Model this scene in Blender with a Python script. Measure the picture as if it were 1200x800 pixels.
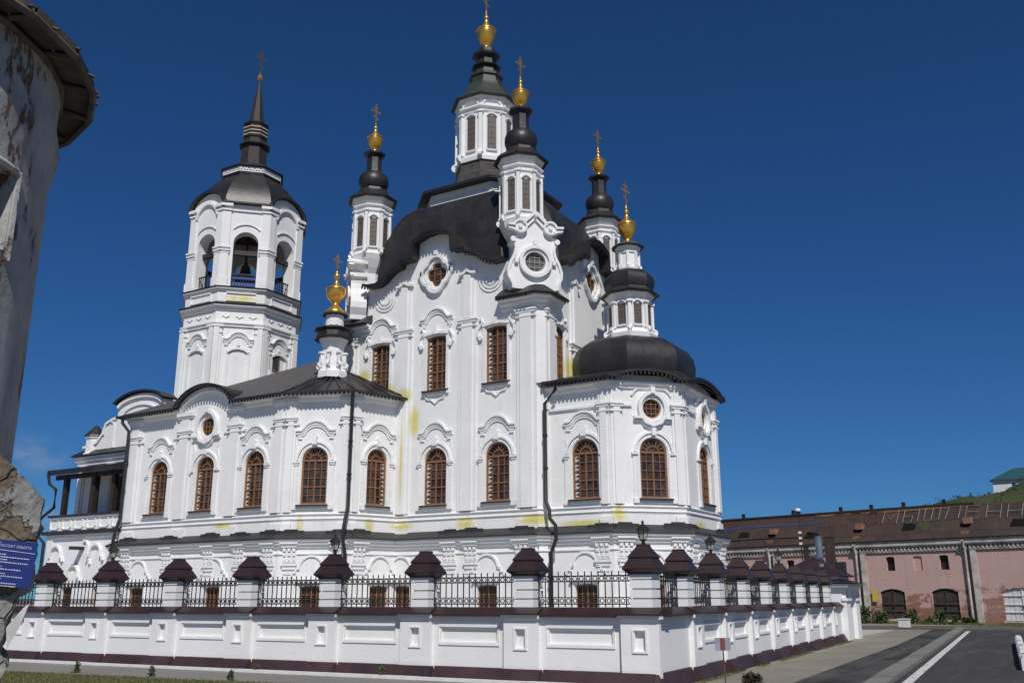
import bpy, bmesh, math, random
from mathutils import Vector, Matrix
from mathutils.geometry import tessellate_polygon

random.seed(7)
for o in list(bpy.data.objects):
    bpy.data.objects.remove(o)
scn = bpy.context.scene
COL = scn.collection
R = math.radians

# ------------------------------------------------------------------ camera, sky, sun, exposure
cam_d = bpy.data.cameras.new("camera")
cam = bpy.data.objects.new("camera", cam_d)
COL.objects.link(cam)
scn.camera = cam
cam_d.sensor_fit = 'HORIZONTAL'
cam_d.sensor_width = 36.0
cam_d.lens = 36.0 * 1104.0 / 1200.0
cam_d.clip_start = 0.1
cam_d.clip_end = 6000.0
PSI, TH, RO = R(30.73), R(15.22), R(-0.176)
fwd = Vector((-math.sin(PSI) * math.cos(TH), math.cos(PSI) * math.cos(TH), math.sin(TH)))
rgt = Vector((math.cos(PSI), math.sin(PSI), 0))
upv = rgt.cross(fwd)
r2 = rgt * math.cos(RO) + upv * math.sin(RO)
u2 = upv * math.cos(RO) - rgt * math.sin(RO)
M = Matrix((r2, u2, -fwd)).transposed().to_4x4()
M.translation = Vector((0, 0, 1.7))
cam.matrix_world = M

SUN_AZ, SUN_EL = 141.0, 48.0
world = bpy.data.worlds.new("World")
scn.world = world
world.use_nodes = True
wn, wl = world.node_tree.nodes, world.node_tree.links
wn.clear()
w_out = wn.new("ShaderNodeOutputWorld")
w_bg = wn.new("ShaderNodeBackground")
w_sky = wn.new("ShaderNodeTexSky")
w_sky.sky_type = 'NISHITA'
w_sky.sun_disc = False
w_sky.sun_elevation = R(SUN_EL)
w_sky.sun_rotation = R(SUN_AZ)
w_sky.altitude = 1200.0
w_sky.air_density = 1.0
w_sky.dust_density = 0.3
w_sky.ozone_density = 4.0
w_bg.inputs["Strength"].default_value = 0.065
w_tint = wn.new("ShaderNodeMix")
w_tint.data_type = 'RGBA'
w_tint.blend_type = 'MULTIPLY'
w_tint.inputs[0].default_value = 1.0
w_tint.inputs[7].default_value = (0.225, 0.515, 0.83, 1)
wl.new(w_sky.outputs[0], w_tint.inputs[6])
w_tc = wn.new("ShaderNodeTexCoord")


def wisp(px, py, rad, amount, src):
    d_ = (r2 * ((px - 600) / 1104.0) - u2 * ((py - 400) / 1104.0) + fwd).normalized()
    dp = wn.new("ShaderNodeVectorMath")
    dp.operation = 'DISTANCE'
    mp = wn.new("ShaderNodeMapping")
    mp.inputs["Scale"].default_value = (1, 1, 1.9)
    wl.new(w_tc.outputs["Generated"], mp.inputs[0])
    wl.new(mp.outputs[0], dp.inputs[0])
    dp.inputs[1].default_value = (d_.x, d_.y, d_.z * 1.9)
    mr = wn.new("ShaderNodeMapRange")
    mr.interpolation_type = 'SMOOTHSTEP'
    mr.inputs[1].default_value = rad
    mr.inputs[2].default_value = 0.0
    mr.inputs[4].default_value = amount
    wl.new(dp.outputs["Value"], mr.inputs[0])
    nz_ = wn.new("ShaderNodeTexNoise")
    nz_.inputs["Scale"].default_value = 34.0
    nz_.inputs["Detail"].default_value = 6.0
    wl.new(mp.outputs[0], nz_.inputs["Vector"])
    rm_ = wn.new("ShaderNodeMapRange")
    rm_.inputs[1].default_value = 0.38
    rm_.inputs[2].default_value = 0.68
    wl.new(nz_.outputs["Fac"], rm_.inputs[0])
    mu = wn.new("ShaderNodeMath")
    mu.operation = 'MULTIPLY'
    wl.new(mr.outputs[0], mu.inputs[0])
    wl.new(rm_.outputs[0], mu.inputs[1])
    mx = wn.new("ShaderNodeMix")
    mx.data_type = 'RGBA'
    wl.new(mu.outputs[0], mx.inputs[0])
    wl.new(src, mx.inputs[6])
    mx.inputs[7].default_value = (4.2, 5.0, 6.2, 1)
    return mx.outputs[2]


w_c = wisp(30, 534, 0.05, 0.55, w_tint.outputs[2])
w_c = wisp(46, 604, 0.05, 0.35, w_c)
wl.new(w_c, w_bg.inputs[0])
wl.new(w_bg.outputs[0], w_out.inputs[0])

sun_d = bpy.data.lights.new("sun", 'SUN')
sun_d.energy = 3.65
sun_d.angle = R(0.53)
sun_d.color = (1.0, 0.955, 0.89)
sun = bpy.data.objects.new("sun", sun_d)
COL.objects.link(sun)
sd = Vector((math.sin(R(SUN_AZ)) * math.cos(R(SUN_EL)), math.cos(R(SUN_AZ)) * math.cos(R(SUN_EL)), math.sin(R(SUN_EL))))
sun.rotation_euler = sd.to_track_quat('Z', 'Y').to_euler()
sun.location = (40, -40, 60)

scn.render.engine = 'CYCLES'
scn.view_settings.view_transform = 'Standard'
scn.view_settings.look = 'None'
scn.view_settings.exposure = 0.06
scn.view_settings.gamma = 1.0
scn.view_settings.use_curve_mapping = False


# ------------------------------------------------------------------ materials
class NT:
    def __init__(self, name):
        self.m = bpy.data.materials.new(name)
        self.m.use_nodes = True
        self.n = self.m.node_tree.nodes
        self.l = self.m.node_tree.links
        self.b = self.n["Principled BSDF"]
        tc = self.n.new("ShaderNodeTexCoord")
        self.obj = tc.outputs["Object"]

    def inp(self, name, val):
        self.b.inputs[name].default_value = val

    def link(self, a, b):
        self.l.new(a, b)

    def mapping(self, vec, scale=(1, 1, 1), rot=(0, 0, 0), loc=(0, 0, 0)):
        n = self.n.new("ShaderNodeMapping")
        n.inputs["Scale"].default_value = scale
        n.inputs["Rotation"].default_value = rot
        n.inputs["Location"].default_value = loc
        self.link(vec, n.inputs["Vector"])
        return n.outputs[0]

    def noise(self, vec, scale, detail=4.0, rough=0.6):
        n = self.n.new("ShaderNodeTexNoise")
        n.inputs["Scale"].default_value = scale
        n.inputs["Detail"].default_value = detail
        n.inputs["Roughness"].default_value = rough
        self.link(vec, n.inputs["Vector"])
        return n.outputs["Fac"]

    def ramp(self, fac, lo, hi, a=(0, 0, 0, 1), b=(1, 1, 1, 1)):
        n = self.n.new("ShaderNodeValToRGB")
        n.color_ramp.elements[0].position = lo
        n.color_ramp.elements[1].position = hi
        n.color_ramp.elements[0].color = a
        n.color_ramp.elements[1].color = b
        self.link(fac, n.inputs["Fac"])
        return n.outputs["Color"]

    def mix(self, fac, a, b, mode='MIX'):
        n = self.n.new("ShaderNodeMix")
        n.data_type = 'RGBA'
        n.blend_type = mode
        for i, v in ((0, fac), (6, a), (7, b)):
            if hasattr(v, "node"):
                self.link(v, n.inputs[i])
            elif i == 0:
                n.inputs[0].default_value = v
            else:
                n.inputs[i].default_value = (*v, 1) if len(v) == 3 else v
        return n.outputs[2]

    def math(self, op, a, b=None, c=None):
        n = self.n.new("ShaderNodeMath")
        n.operation = op
        for i, v in enumerate((a, b, c)):
            if v is None:
                continue
            if hasattr(v, "node"):
                self.link(v, n.inputs[i])
            else:
                n.inputs[i].default_value = v
        return n.outputs[0]

    def color(self, c):
        if hasattr(c, "node"):
            self.link(c, self.b.inputs["Base Color"])
        else:
            self.b.inputs["Base Color"].default_value = (*c, 1)

    def bump(self, h, strength=0.3, dist=0.02):
        n = self.n.new("ShaderNodeBump")
        n.inputs["Strength"].default_value = strength
        n.inputs["Distance"].default_value = dist
        self.link(h, n.inputs["Height"])
        self.link(n.outputs[0], self.b.inputs["Normal"])

    def stain(self, c, r):
        mp = self.mapping(self.obj, (1 / r[0], 1 / r[1], 1 / r[2]), loc=(-c[0] / r[0], -c[1] / r[1], -c[2] / r[2]))
        n = self.n.new("ShaderNodeVectorMath")
        n.operation = 'LENGTH'
        self.link(mp, n.inputs[0])
        mr = self.n.new("ShaderNodeMapRange")
        mr.interpolation_type = 'SMOOTHSTEP'
        mr.inputs[1].default_value = 1.0
        mr.inputs[2].default_value = 0.25
        self.link(n.outputs["Value"], mr.inputs[0])
        return mr.outputs[0]


def simple(name, c, rough=0.6, metal=0.0, var=0.25, scale=3.0, bump=0.0, spec=None):
    t = NT(name)
    f = t.noise(t.obj, scale, 5.0, 0.65)
    lo = tuple(x * (1 - var) for x in c)
    hi = tuple(min(1, x * (1 + var)) for x in c)
    t.color(t.ramp(f, 0.3, 0.7, (*lo, 1), (*hi, 1)))
    t.inp("Roughness", rough)
    t.inp("Metallic", metal)
    if spec is not None:
        t.inp("Specular IOR Level", spec)
    if bump:
        t.bump(t.noise(t.obj, scale * 6, 4.0), bump, 0.02)
    return t.m


STAINS = [((-1.05, -5.1, 10.0), (0.42, 1.0, 1.15)), ((-1.75, -5.2, 11.3), (0.7, 1.0, 0.55)), ((-3.0, -5.2, 11.75), (1.0, 0.8, 0.5)),
          ((-4.3, -5.2, 12.6), (0.6, 0.8, 0.5)), ((-1.7, -5.1, 8.0), (0.13, 0.8, 3.0)), ((-1.6, -5.2, 5.0), (0.8, 0.9, 0.3)),
          ((2.0, -5.2, 4.98), (0.75, 0.9, 0.42)), ((5.6, -5.1, 5.0), (1.1, 0.9, 0.35)), ((-2.35, -6.6, 4.95), (0.5, 0.35, 0.5)),
          ((7.7, -4.65, 4.78), (1.6, 0.6, 0.2)), ((11.5, -0.6, 4.75), (0.6, 1.0, 0.3)), ((9.3, -4.4, 5.1), (0.4, 0.5, 0.6)), ((-4.9, -8.6, 5.0), (0.22, 0.5, 0.55)),
          ((-9.6, -8.9, 5.1), (0.9, 0.6, 0.18)), ((-16.4, -2.6, 19.55), (1.3, 1.3, 0.3)), ((6.05, -2.2, 12.2), (0.6, 1.2, 1.0))]


def mat_plaster():
    t = NT("white_plaster")
    big = t.noise(t.obj, 0.6, 6.0, 0.6)
    base = t.ramp(big, 0.3, 0.72, (0.735, 0.735, 0.73, 1), (0.83, 0.828, 0.82, 1))
    streak = t.noise(t.mapping(t.obj, (3.0, 3.0, 0.22)), 1.0, 5.0, 0.6)
    base = t.mix(t.math('MULTIPLY', t.ramp(streak, 0.5, 0.78), 0.30), base, (0.58, 0.575, 0.55))
    pt = t.noise(t.mapping(t.obj, (0.5, 0.5, 0.8), loc=(5.0, 2.0, 1.0)), 1.0, 3.0, 0.5)
    base = t.mix(t.math('MULTIPLY', t.ramp(pt, 0.5, 0.53), 0.10), base, (0.92, 0.92, 0.92))
    base = t.mix(t.math('MULTIPLY', t.ramp(t.noise(t.mapping(t.obj, (1.2, 1.2, 0.7), loc=(1.0, 7.0, 3.0)), 1.3, 7.0, 0.7), 0.58, 0.66), 0.30), base, (0.60, 0.595, 0.56))
    fac = None
    nz = t.ramp(t.noise(t.mapping(t.obj, (2.6, 2.6, 0.9)), 1.4, 5.0, 0.65), 0.22, 0.5)
    for c, r in STAINS:
        s = t.stain(c, r)
        fac = s if fac is None else t.math('MAXIMUM', fac, s)
    fac = t.math('MULTIPLY', t.math('MULTIPLY', fac, nz), 0.9)
    base = t.mix(fac, base, (0.62, 0.55, 0.13))
    t.color(base)
    t.inp("Roughness", 0.85)
    t.inp("Specular IOR Level", 0.25)
    sx = t.n.new("ShaderNodeSeparateXYZ")
    t.link(t.obj, sx.inputs[0])
    cx = t.n.new("ShaderNodeCombineXYZ")
    t.link(t.math('ADD', sx.outputs[0], t.math('MULTIPLY', sx.outputs[1], 0.9)), cx.inputs[0])
    t.link(sx.outputs[2], cx.inputs[1])
    br = t.n.new("ShaderNodeTexBrick")
    br.inputs["Scale"].default_value = 1.0
    br.inputs["Brick Width"].default_value = 0.28
    br.inputs["Row Height"].default_value = 0.095
    br.inputs["Mortar Size"].default_value = 0.012
    br.inputs["Mortar Smooth"].default_value = 0.6
    t.link(cx.outputs[0], br.inputs["Vector"])
    hh = t.math('SUBTRACT', t.math('MULTIPLY', t.noise(t.obj, 7.0, 6.0), 0.9), t.math('MULTIPLY', br.outputs["Fac"], 0.35))
    t.bump(hh, 0.32, 0.03)
    return t.m


def mat_fence_plaster():
    t = NT("fence_plaster")
    big = t.noise(t.obj, 0.8, 6.0, 0.6)
    base = t.ramp(big, 0.3, 0.72, (0.755, 0.755, 0.75, 1), (0.835, 0.833, 0.825, 1))
    sp = t.noise(t.mapping(t.obj, (1.5, 1.5, 5.0)), 1.3, 6.0, 0.7)
    base = t.mix(t.math('MULTIPLY', t.ramp(sp, 0.56, 0.8), 0.25), base, (0.52, 0.5, 0.46))
    t.color(base)
    t.inp("Roughness", 0.85)
    t.inp("Specular IOR Level", 0.25)
    t.bump(t.noise(t.obj, 9.0, 6.0), 0.3, 0.02)
    return t.m


def mat_tiles():
    t = NT("shingle_roof")
    b = t.n.new("ShaderNodeTexBrick")
    b.inputs["Scale"].default_value = 1.0
    b.inputs["Brick Width"].default_value = 0.42
    b.inputs["Row Height"].default_value = 0.36
    b.inputs["Mortar Size"].default_value = 0.05
    b.inputs["Mortar Smooth"].default_value = 0.4
    b.inputs["Bias"].default_value = 0.0
    b.inputs["Color1"].default_value = (0.020, 0.0195, 0.020, 1)
    b.inputs["Color2"].default_value = (0.038, 0.035, 0.034, 1)
    b.inputs["Mortar"].default_value = (0.17, 0.16, 0.15, 1)
    t.link(t.mapping(t.obj, (1, 1, 1)), b.inputs["Vector"])
    t.color(b.outputs["Color"])
    t.inp("Roughness", 0.62)
    t.bump(b.outputs["Fac"], 0.5, 0.03)
    return t.m


def mat_metal_roof():
    t = NT("dark_metal_roof")
    f = t.noise(t.obj, 1.1, 6.0, 0.65)
    base = t.ramp(f, 0.32, 0.7, (0.014, 0.0125, 0.013, 1), (0.030, 0.027, 0.027, 1))
    st = t.noise(t.mapping(t.obj, (4.0, 4.0, 0.5)), 1.2, 5.0, 0.6)
    base = t.mix(t.math('MULTIPLY', t.ramp(st, 0.55, 0.8), 0.35), base, (0.058, 0.050, 0.046))
    sx = t.n.new("ShaderNodeSeparateXYZ")
    t.link(t.obj, sx.inputs[0])
    cx = t.n.new("ShaderNodeCombineXYZ")
    t.link(t.math('ADD', sx.outputs[0], t.math('MULTIPLY', sx.outputs[1], 0.8)), cx.inputs[0])
    t.link(sx.outputs[2], cx.inputs[1])
    pb = t.n.new("ShaderNodeTexBrick")
    pb.inputs["Scale"].default_value = 1.0
    pb.inputs["Brick Width"].default_value = 0.62
    pb.inputs["Row Height"].default_value = 0.95
    pb.inputs["Mortar Size"].default_value = 0.012
    pb.inputs["Color1"].default_value = (0.75, 0.75, 0.75, 1)
    pb.inputs["Color2"].default_value = (1.3, 1.28, 1.26, 1)
    pb.inputs["Mortar"].default_value = (0.55, 0.55, 0.55, 1)
    t.link(cx.outputs[0], pb.inputs["Vector"])
    base = t.mix(0.8, base, t.mix(1.0, base, pb.outputs["Color"], 'MULTIPLY'))
    t.color(base)
    t.inp("Roughness", 0.45)
    t.inp("Specular IOR Level", 0.5)
    t.bump(t.noise(t.obj, 2.2, 3.0), 0.35, 0.05)
    return t.m


def mat_glass():
    t = NT("window_glass")
    f = t.noise(t.mapping(t.obj, (1.7, 1.7, 0.9)), 1.6, 3.0, 0.6)
    base = t.ramp(f, 0.40, 0.70, (0.024, 0.017, 0.014, 1), (0.10, 0.075, 0.058, 1))
    t.color(base)
    t.inp("Roughness", 0.08)
    t.inp("Specular IOR Level", 0.5)
    return t.m


def mat_old_plaster():
    t = NT("weathered_plaster")
    f1 = t.noise(t.obj, 1.3, 8.0, 0.68)
    base = t.ramp(f1, 0.3, 0.72, (0.29, 0.29, 0.288, 1), (0.50, 0.497, 0.487, 1))
    st = t.noise(t.mapping(t.obj, (5, 5, 0.6)), 1.0, 6.0, 0.65)
    base = t.mix(t.math('MULTIPLY', t.ramp(st, 0.5, 0.75), 0.5), base, (0.12, 0.115, 0.105))
    f2 = t.noise(t.mapping(t.obj, (1.0, 1.0, 0.5), loc=(3.1, 0.4, 1.7)), 1.7, 8.0, 0.7)
    hole = t.ramp(f2, 0.56, 0.60)
    b = t.n.new("ShaderNodeTexBrick")
    b.inputs["Scale"].default_value = 1.0
    b.inputs["Brick Width"].default_value = 0.26
    b.inputs["Row Height"].default_value = 0.085
    b.inputs["Mortar Size"].default_value = 0.008
    b.inputs["Color1"].default_value = (0.16, 0.06, 0.035, 1)
    b.inputs["Color2"].default_value = (0.21, 0.11, 0.07, 1)
    b.inputs["Mortar"].default_value = (0.16, 0.145, 0.125, 1)
    sx = t.n.new("ShaderNodeSeparateXYZ")
    t.link(t.obj, sx.inputs[0])
    cx = t.n.new("ShaderNodeCombineXYZ")
    t.link(t.math('ADD', sx.outputs[0], sx.outputs[1]), cx.inputs[0])
    t.link(sx.outputs[2], cx.inputs[1])
    t.link(cx.outputs[0], b.inputs["Vector"])
    base = t.mix(hole, base, b.outputs["Color"])
    t.color(base)
    t.inp("Roughness", 0.95)
    t.inp("Specular IOR Level", 0.2)
    hh = t.math('SUBTRACT', t.math('MULTIPLY', t.noise(t.obj, 6.0, 8.0, 0.7), 0.8), t.math('MULTIPLY', hole, 1.2))
    t.bump(hh, 0.8, 0.05)
    return t.m


def mat_rubble():
    t = NT("broken_masonry")
    f1 = t.noise(t.obj, 2.6, 9.0, 0.72)
    plaster = t.ramp(f1, 0.3, 0.7, (0.17, 0.168, 0.165, 1), (0.36, 0.355, 0.345, 1))
    fine = t.noise(t.obj, 11.0, 8.0, 0.75)
    core = t.ramp(fine, 0.3, 0.7, (0.07, 0.055, 0.042, 1), (0.25, 0.20, 0.145, 1))
    f2 = t.noise(t.mapping(t.obj, loc=(0.7, 0.3, 0.55)), 1.5, 7.0, 0.62)
    hole = t.ramp(f2, 0.50, 0.525)
    base = t.mix(hole, plaster, core)
    cr = t.n.new("ShaderNodeTexVoronoi")
    cr.feature = 'DISTANCE_TO_EDGE'
    cr.inputs["Scale"].default_value = 2.1
    wob = t.n.new("ShaderNodeMix")
    wob.data_type = 'VECTOR'
    wob.inputs[0].default_value = 0.25
    nz = t.n.new("ShaderNodeTexNoise")
    nz.inputs["Scale"].default_value = 3.0
    t.link(t.obj, nz.inputs["Vector"])
    t.link(t.obj, wob.inputs[4])
    t.link(nz.outputs["Color"], wob.inputs[5])
    t.link(wob.outputs[1], cr.inputs["Vector"])
    crack = t.ramp(cr.outputs["Distance"], 0.0, 0.022, (1, 1, 1, 1), (0, 0, 0, 1))
    base = t.mix(t.math('MULTIPLY', crack, 0.75), base, (0.05, 0.045, 0.04))
    t.color(base)
    t.inp("Roughness", 0.95)
    t.inp("Specular IOR Level", 0.2)
    hh = t.math('SUBTRACT', t.math('ADD', t.math('MULTIPLY', f1, 0.7), t.math('MULTIPLY', fine, 0.3)), t.math('ADD', t.math('MULTIPLY', hole, 0.8), t.math('MULTIPLY', crack, 0.6)))
    t.bump(hh, 1.0, 0.06)
    return t.m


def mat_pink():
    t = NT("pink_brick")
    sx = t.n.new("ShaderNodeSeparateXYZ")
    t.link(t.obj, sx.inputs[0])
    cx = t.n.new("ShaderNodeCombineXYZ")
    t.link(sx.outputs[0], cx.inputs[0])
    t.link(sx.outputs[2], cx.inputs[1])
    b = t.n.new("ShaderNodeTexBrick")
    b.inputs["Scale"].default_value = 1.0
    b.inputs["Brick Width"].default_value = 0.22
    b.inputs["Row Height"].default_value = 0.075
    b.inputs["Mortar Size"].default_value = 0.008
    b.inputs["Color1"].default_value = (0.60, 0.405, 0.365, 1)
    b.inputs["Color2"].default_value = (0.54, 0.36, 0.32, 1)
    b.inputs["Mortar"].default_value = (0.46, 0.31, 0.275, 1)
    t.link(cx.outputs[0], b.inputs["Vector"])
    b2 = t.n.new("ShaderNodeTexBrick")
    for k in ("Scale", "Brick Width", "Row Height", "Mortar Size"):
        b2.inputs[k].default_value = b.inputs[k].default_value
    b2.inputs["Color1"].default_value = (0.30, 0.10, 0.055, 1)
    b2.inputs["Color2"].default_value = (0.24, 0.085, 0.05, 1)
    b2.inputs["Mortar"].default_value = (0.36, 0.26, 0.2, 1)
    t.link(cx.outputs[0], b2.inputs["Vector"])
    nz = t.noise(t.mapping(t.obj, (0.55, 0.55, 0.9)), 1.4, 7.0, 0.65)
    # plaster lost near the ground: rising damp
    h = t.math('SUBTRACT', 2.2, sx.outputs[2])
    m = t.math('ADD', t.math('MULTIPLY', h, 0.13), nz)
    peel = t.ramp(m, 0.56, 0.60)
    pale = t.ramp(t.noise(t.mapping(t.obj, (0.7, 0.7, 2.2)), 1.5, 6.0), 0.55, 0.66)
    brick = t.mix(t.math('MULTIPLY', pale, 0.7), b2.outputs["Color"], (0.47, 0.40, 0.34))
    nz3 = t.noise(t.mapping(t.obj, (0.8, 0.8, 1.3), loc=(4.0, 0, 2.0)), 1.7, 8.0, 0.68)
    peel = t.math('MAXIMUM', peel, t.ramp(nz3, 0.655, 0.685))
    c = t.mix(peel, b.outputs["Color"], brick)
    strk = t.noise(t.mapping(t.obj, (2.2, 2.2, 0.2)), 1.0, 6.0, 0.65)
    c = t.mix(t.math('MULTIPLY', t.ramp(strk, 0.52, 0.76), 0.35), c, (0.33, 0.235, 0.21))
    soft = t.noise(t.obj, 0.5, 6.0)
    c = t.mix(t.math('MULTIPLY', t.ramp(soft, 0.45, 0.75), 0.3), c, (0.62, 0.47, 0.43))
    t.color(c)
    t.inp("Roughness", 0.9)
    t.inp("Specular IOR Level", 0.2)
    t.bump(b.outputs["Fac"], 0.25, 0.01)
    return t.m


def mat_rust_roof():
    t = NT("rusty_sheet_roof")
    sx = t.n.new("ShaderNodeSeparateXYZ")
    t.link(t.obj, sx.inputs[0])
    cx = t.n.new("ShaderNodeCombineXYZ")
    t.link(sx.outputs[0], cx.inputs[0])
    t.link(sx.outputs[2], cx.inputs[1])
    b = t.n.new("ShaderNodeTexBrick")
    b.offset = 0.35
    b.inputs["Scale"].default_value = 1.0
    b.inputs["Brick Width"].default_value = 1.25
    b.inputs["Row Height"].default_value = 0.82
    b.inputs["Mortar Size"].default_value = 0.02
    b.inputs["Color1"].default_value = (0.034, 0.021, 0.018, 1)
    b.inputs["Color2"].default_value = (0.058, 0.033, 0.025, 1)
    b.inputs["Mortar"].default_value = (0.022, 0.015, 0.013, 1)
    t.link(cx.outputs[0], b.inputs["Vector"])
    f = t.noise(t.obj, 0.9, 7.0, 0.65)
    c = t.mix(t.ramp(f, 0.5, 0.72), b.outputs["Color"], (0.066, 0.041, 0.029))
    g = t.stain((0.3, 2.0, 6.1), (2.0, 3.5, 1.0))
    c = t.mix(t.math('MULTIPLY', g, t.ramp(t.noise(t.obj, 2.0, 6.0), 0.4, 0.6)), c, (0.055, 0.065, 0.02))
    t.color(c)
    t.inp("Roughness", 0.8)
    t.bump(b.outputs["Fac"], 0.4, 0.03)
    return t.m


def mat_ground(name, a, b, s1=0.35, s2=9.0, rough=0.95, dark=None, cracks=False):
    t = NT(name)
    f = t.noise(t.obj, s1, 8.0, 0.65)
    c = t.ramp(f, 0.32, 0.7, (*a, 1), (*b, 1))
    g = t.noise(t.obj, s2 * 4, 6.0, 0.7)
    c = t.mix(t.math('MULTIPLY', t.ramp(g, 0.35, 0.7), 0.35), c, tuple(x * 0.6 for x in a))
    if dark:
        d = t.noise(t.mapping(t.obj, (0.8, 0.25, 1), loc=(2.3, 1.1, 0)), 0.9, 5.0, 0.6)
        c = t.mix(t.math('MULTIPLY', t.ramp(d, 0.47, 0.56), 0.8), c, dark)
    if cracks:
        v = t.n.new("ShaderNodeTexVoronoi")
        v.feature = 'DISTANCE_TO_EDGE'
        v.inputs["Scale"].default_value = 0.42
        wob = t.n.new("ShaderNodeMix")
        wob.data_type = 'VECTOR'
        wob.inputs[0].default_value = 0.3
        nz = t.n.new("ShaderNodeTexNoise")
        nz.inputs["Scale"].default_value = 1.2
        nz.inputs["Detail"].default_value = 6.0
        t.link(t.obj, nz.inputs["Vector"])
        t.link(t.obj, wob.inputs[4])
        t.link(nz.outputs["Color"], wob.inputs[5])
        t.link(wob.outputs[1], v.inputs["Vector"])
        ck = t.ramp(v.outputs["Distance"], 0.0, 0.012, (1, 1, 1, 1), (0, 0, 0, 1))
        c = t.mix(t.math('MULTIPLY', ck, 0.6), c, (0.02, 0.02, 0.02))
        dust = t.noise(t.mapping(t.obj, (1.6, 0.18, 1), loc=(0.4, 0.2, 0)), 1.0, 6.0, 0.65)
        c = t.mix(t.math('MULTIPLY', t.ramp(dust, 0.5, 0.72), 0.5), c, (0.13, 0.125, 0.115))
    t.color(c)
    t.inp("Roughness", rough)
    t.inp("Specular IOR Level", 0.25)
    t.bump(g, 0.4, 0.02)
    return t.m


def mat_leaf(name, a, b):
    t = NT(name)
    f = t.noise(t.obj, 2.5, 4.0, 0.6)
    t.color(t.ramp(f, 0.3, 0.7, (*a, 1), (*b, 1)))
    t.inp("Roughness", 0.7)
    return t.m


PL = mat_plaster()
FP = mat_fence_plaster()
TILE = mat_tiles()
ROOF = mat_metal_roof()
GLASS = mat_glass()
SKYREFL = simple("painted_sky_reflection", (0.11, 0.15, 0.18), 0.12, 0, 0.2, 2.0)  # sky reflected in the gable windows, painted as a blue base colour
SUNREVEAL = simple("painted_sunlit_jamb", (0.52, 0.50, 0.46), 0.8, 0, 0.2, 6.0)  # pale colour stands for sun on the inner window jambs
DUSTY = simple("dusty_pane", (0.12, 0.10, 0.085), 0.5, 0, 0.35, 6.0)
WOOD = simple("brown_painted_wood", (0.235, 0.102, 0.038), 0.55, 0, 0.28, 4.0)
WOOD_DK = simple("dark_stained_wood", (0.028, 0.018, 0.014), 0.6, 0, 0.3, 3.0)
MUNT = simple("pale_glazing_bar", (0.30, 0.23, 0.17), 0.6)
LEDGE = simple("grey_metal_ledge", (0.035, 0.033, 0.034), 0.5, 0, 0.3, 2.0)
BURG = simple("burgundy_metal", (0.036, 0.0195, 0.0195), 0.42, 0, 0.3, 1.6, 0.15)
BURG2 = simple("faded_burgundy_metal", (0.048, 0.026, 0.028), 0.5, 0, 0.35, 1.2, 0.2)
IRON = simple("black_iron", (0.018, 0.017, 0.017), 0.5, 0, 0.3, 5.0)
LAMPGLASS = simple("frosted_lamp_glass", (0.42, 0.40, 0.36), 0.25, 0, 0.08)
BLUEP = simple("blue_railing_panel", (0.02, 0.09, 0.42), 0.5)
GREYB = simple("grey_stone_base", (0.06, 0.055, 0.05), 0.85, 0, 0.4, 3.0, 0.3)
COPPER = simple("greenish_metal", (0.034, 0.040, 0.034), 0.5, 0, 0.4, 2.5, 0.15)
OLD = mat_old_plaster()
RUB = mat_rubble()
OLDWOOD = simple("weathered_boards", (0.09, 0.075, 0.06), 0.9, 0, 0.5, 4.0, 0.4)
SIGNBLUE = simple("blue_sign_board", (0.012, 0.028, 0.17), 0.4, 0, 0.12, 2.0)
WHITEP = simple("white_paint", (0.70, 0.70, 0.69), 0.6, 0, 0.12, 4.0)
GREYW = simple("grey_white_paint", (0.50, 0.50, 0.50), 0.6, 0, 0.2, 4.0)
PALETXT = simple("pale_lettering", (0.50, 0.53, 0.60), 0.6, 0, 0.1)
PINK = mat_pink()
RUST = mat_rust_roof()
CORN = simple("dirty_white_stucco", (0.46, 0.43, 0.39), 0.9, 0, 0.45, 1.3, 0.3)
GATEW = simple("grey_old_gate_boards", (0.052, 0.041, 0.034), 0.9, 0, 0.5, 3.0, 0.4)
YEL = simple("yellow_paint", (0.62, 0.50, 0.05), 0.5, 0, 0.1)
REDP = simple("red_paint", (0.19, 0.055, 0.045), 0.5, 0, 0.15)
STEEL = simple("galvanised_steel", (0.42, 0.47, 0.52), 0.3, 0.85, 0.15)
SPIRE = simple("spire_metal", (0.030, 0.026, 0.025), 0.62, 0, 0.3, 2.0, 0.1, 0.3)
BROWNM = simple("brown_sheet_metal", (0.05, 0.03, 0.025), 0.5, 0, 0.3)
PIPEBLUE = simple("blue_pipe_paint", (0.03, 0.085, 0.30), 0.5)
TEAL = simple("teal_roof", (0.02, 0.075, 0.085), 0.5)
LEAF = mat_leaf("shrub_leaves", (0.018, 0.045, 0.010), (0.05, 0.10, 0.022))
WEED = mat_leaf("weed_leaves", (0.04, 0.075, 0.02), (0.08, 0.12, 0.035))
GRASSM = mat_leaf("grass_blades", (0.085, 0.10, 0.025), (0.16, 0.165, 0.06))
DRY = mat_leaf("dry_stalks", (0.05, 0.038, 0.025), (0.10, 0.08, 0.05))
LETW = simple("weathered_white_letters", (0.27, 0.24, 0.22), 0.7, 0, 0.3)
LETR = simple("rust_red_letters", (0.085, 0.032, 0.024), 0.7, 0, 0.3)


def mat_gold():
    t = NT("gilding")
    t.color((0.86, 0.47, 0.09))
    t.inp("Metallic", 0.8)
    t.inp("Roughness", 0.26)
    t.bump(t.noise(t.obj, 14.0, 2.0), 0.12, 0.02)
    return t.m


GOLD = mat_gold()


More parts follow.
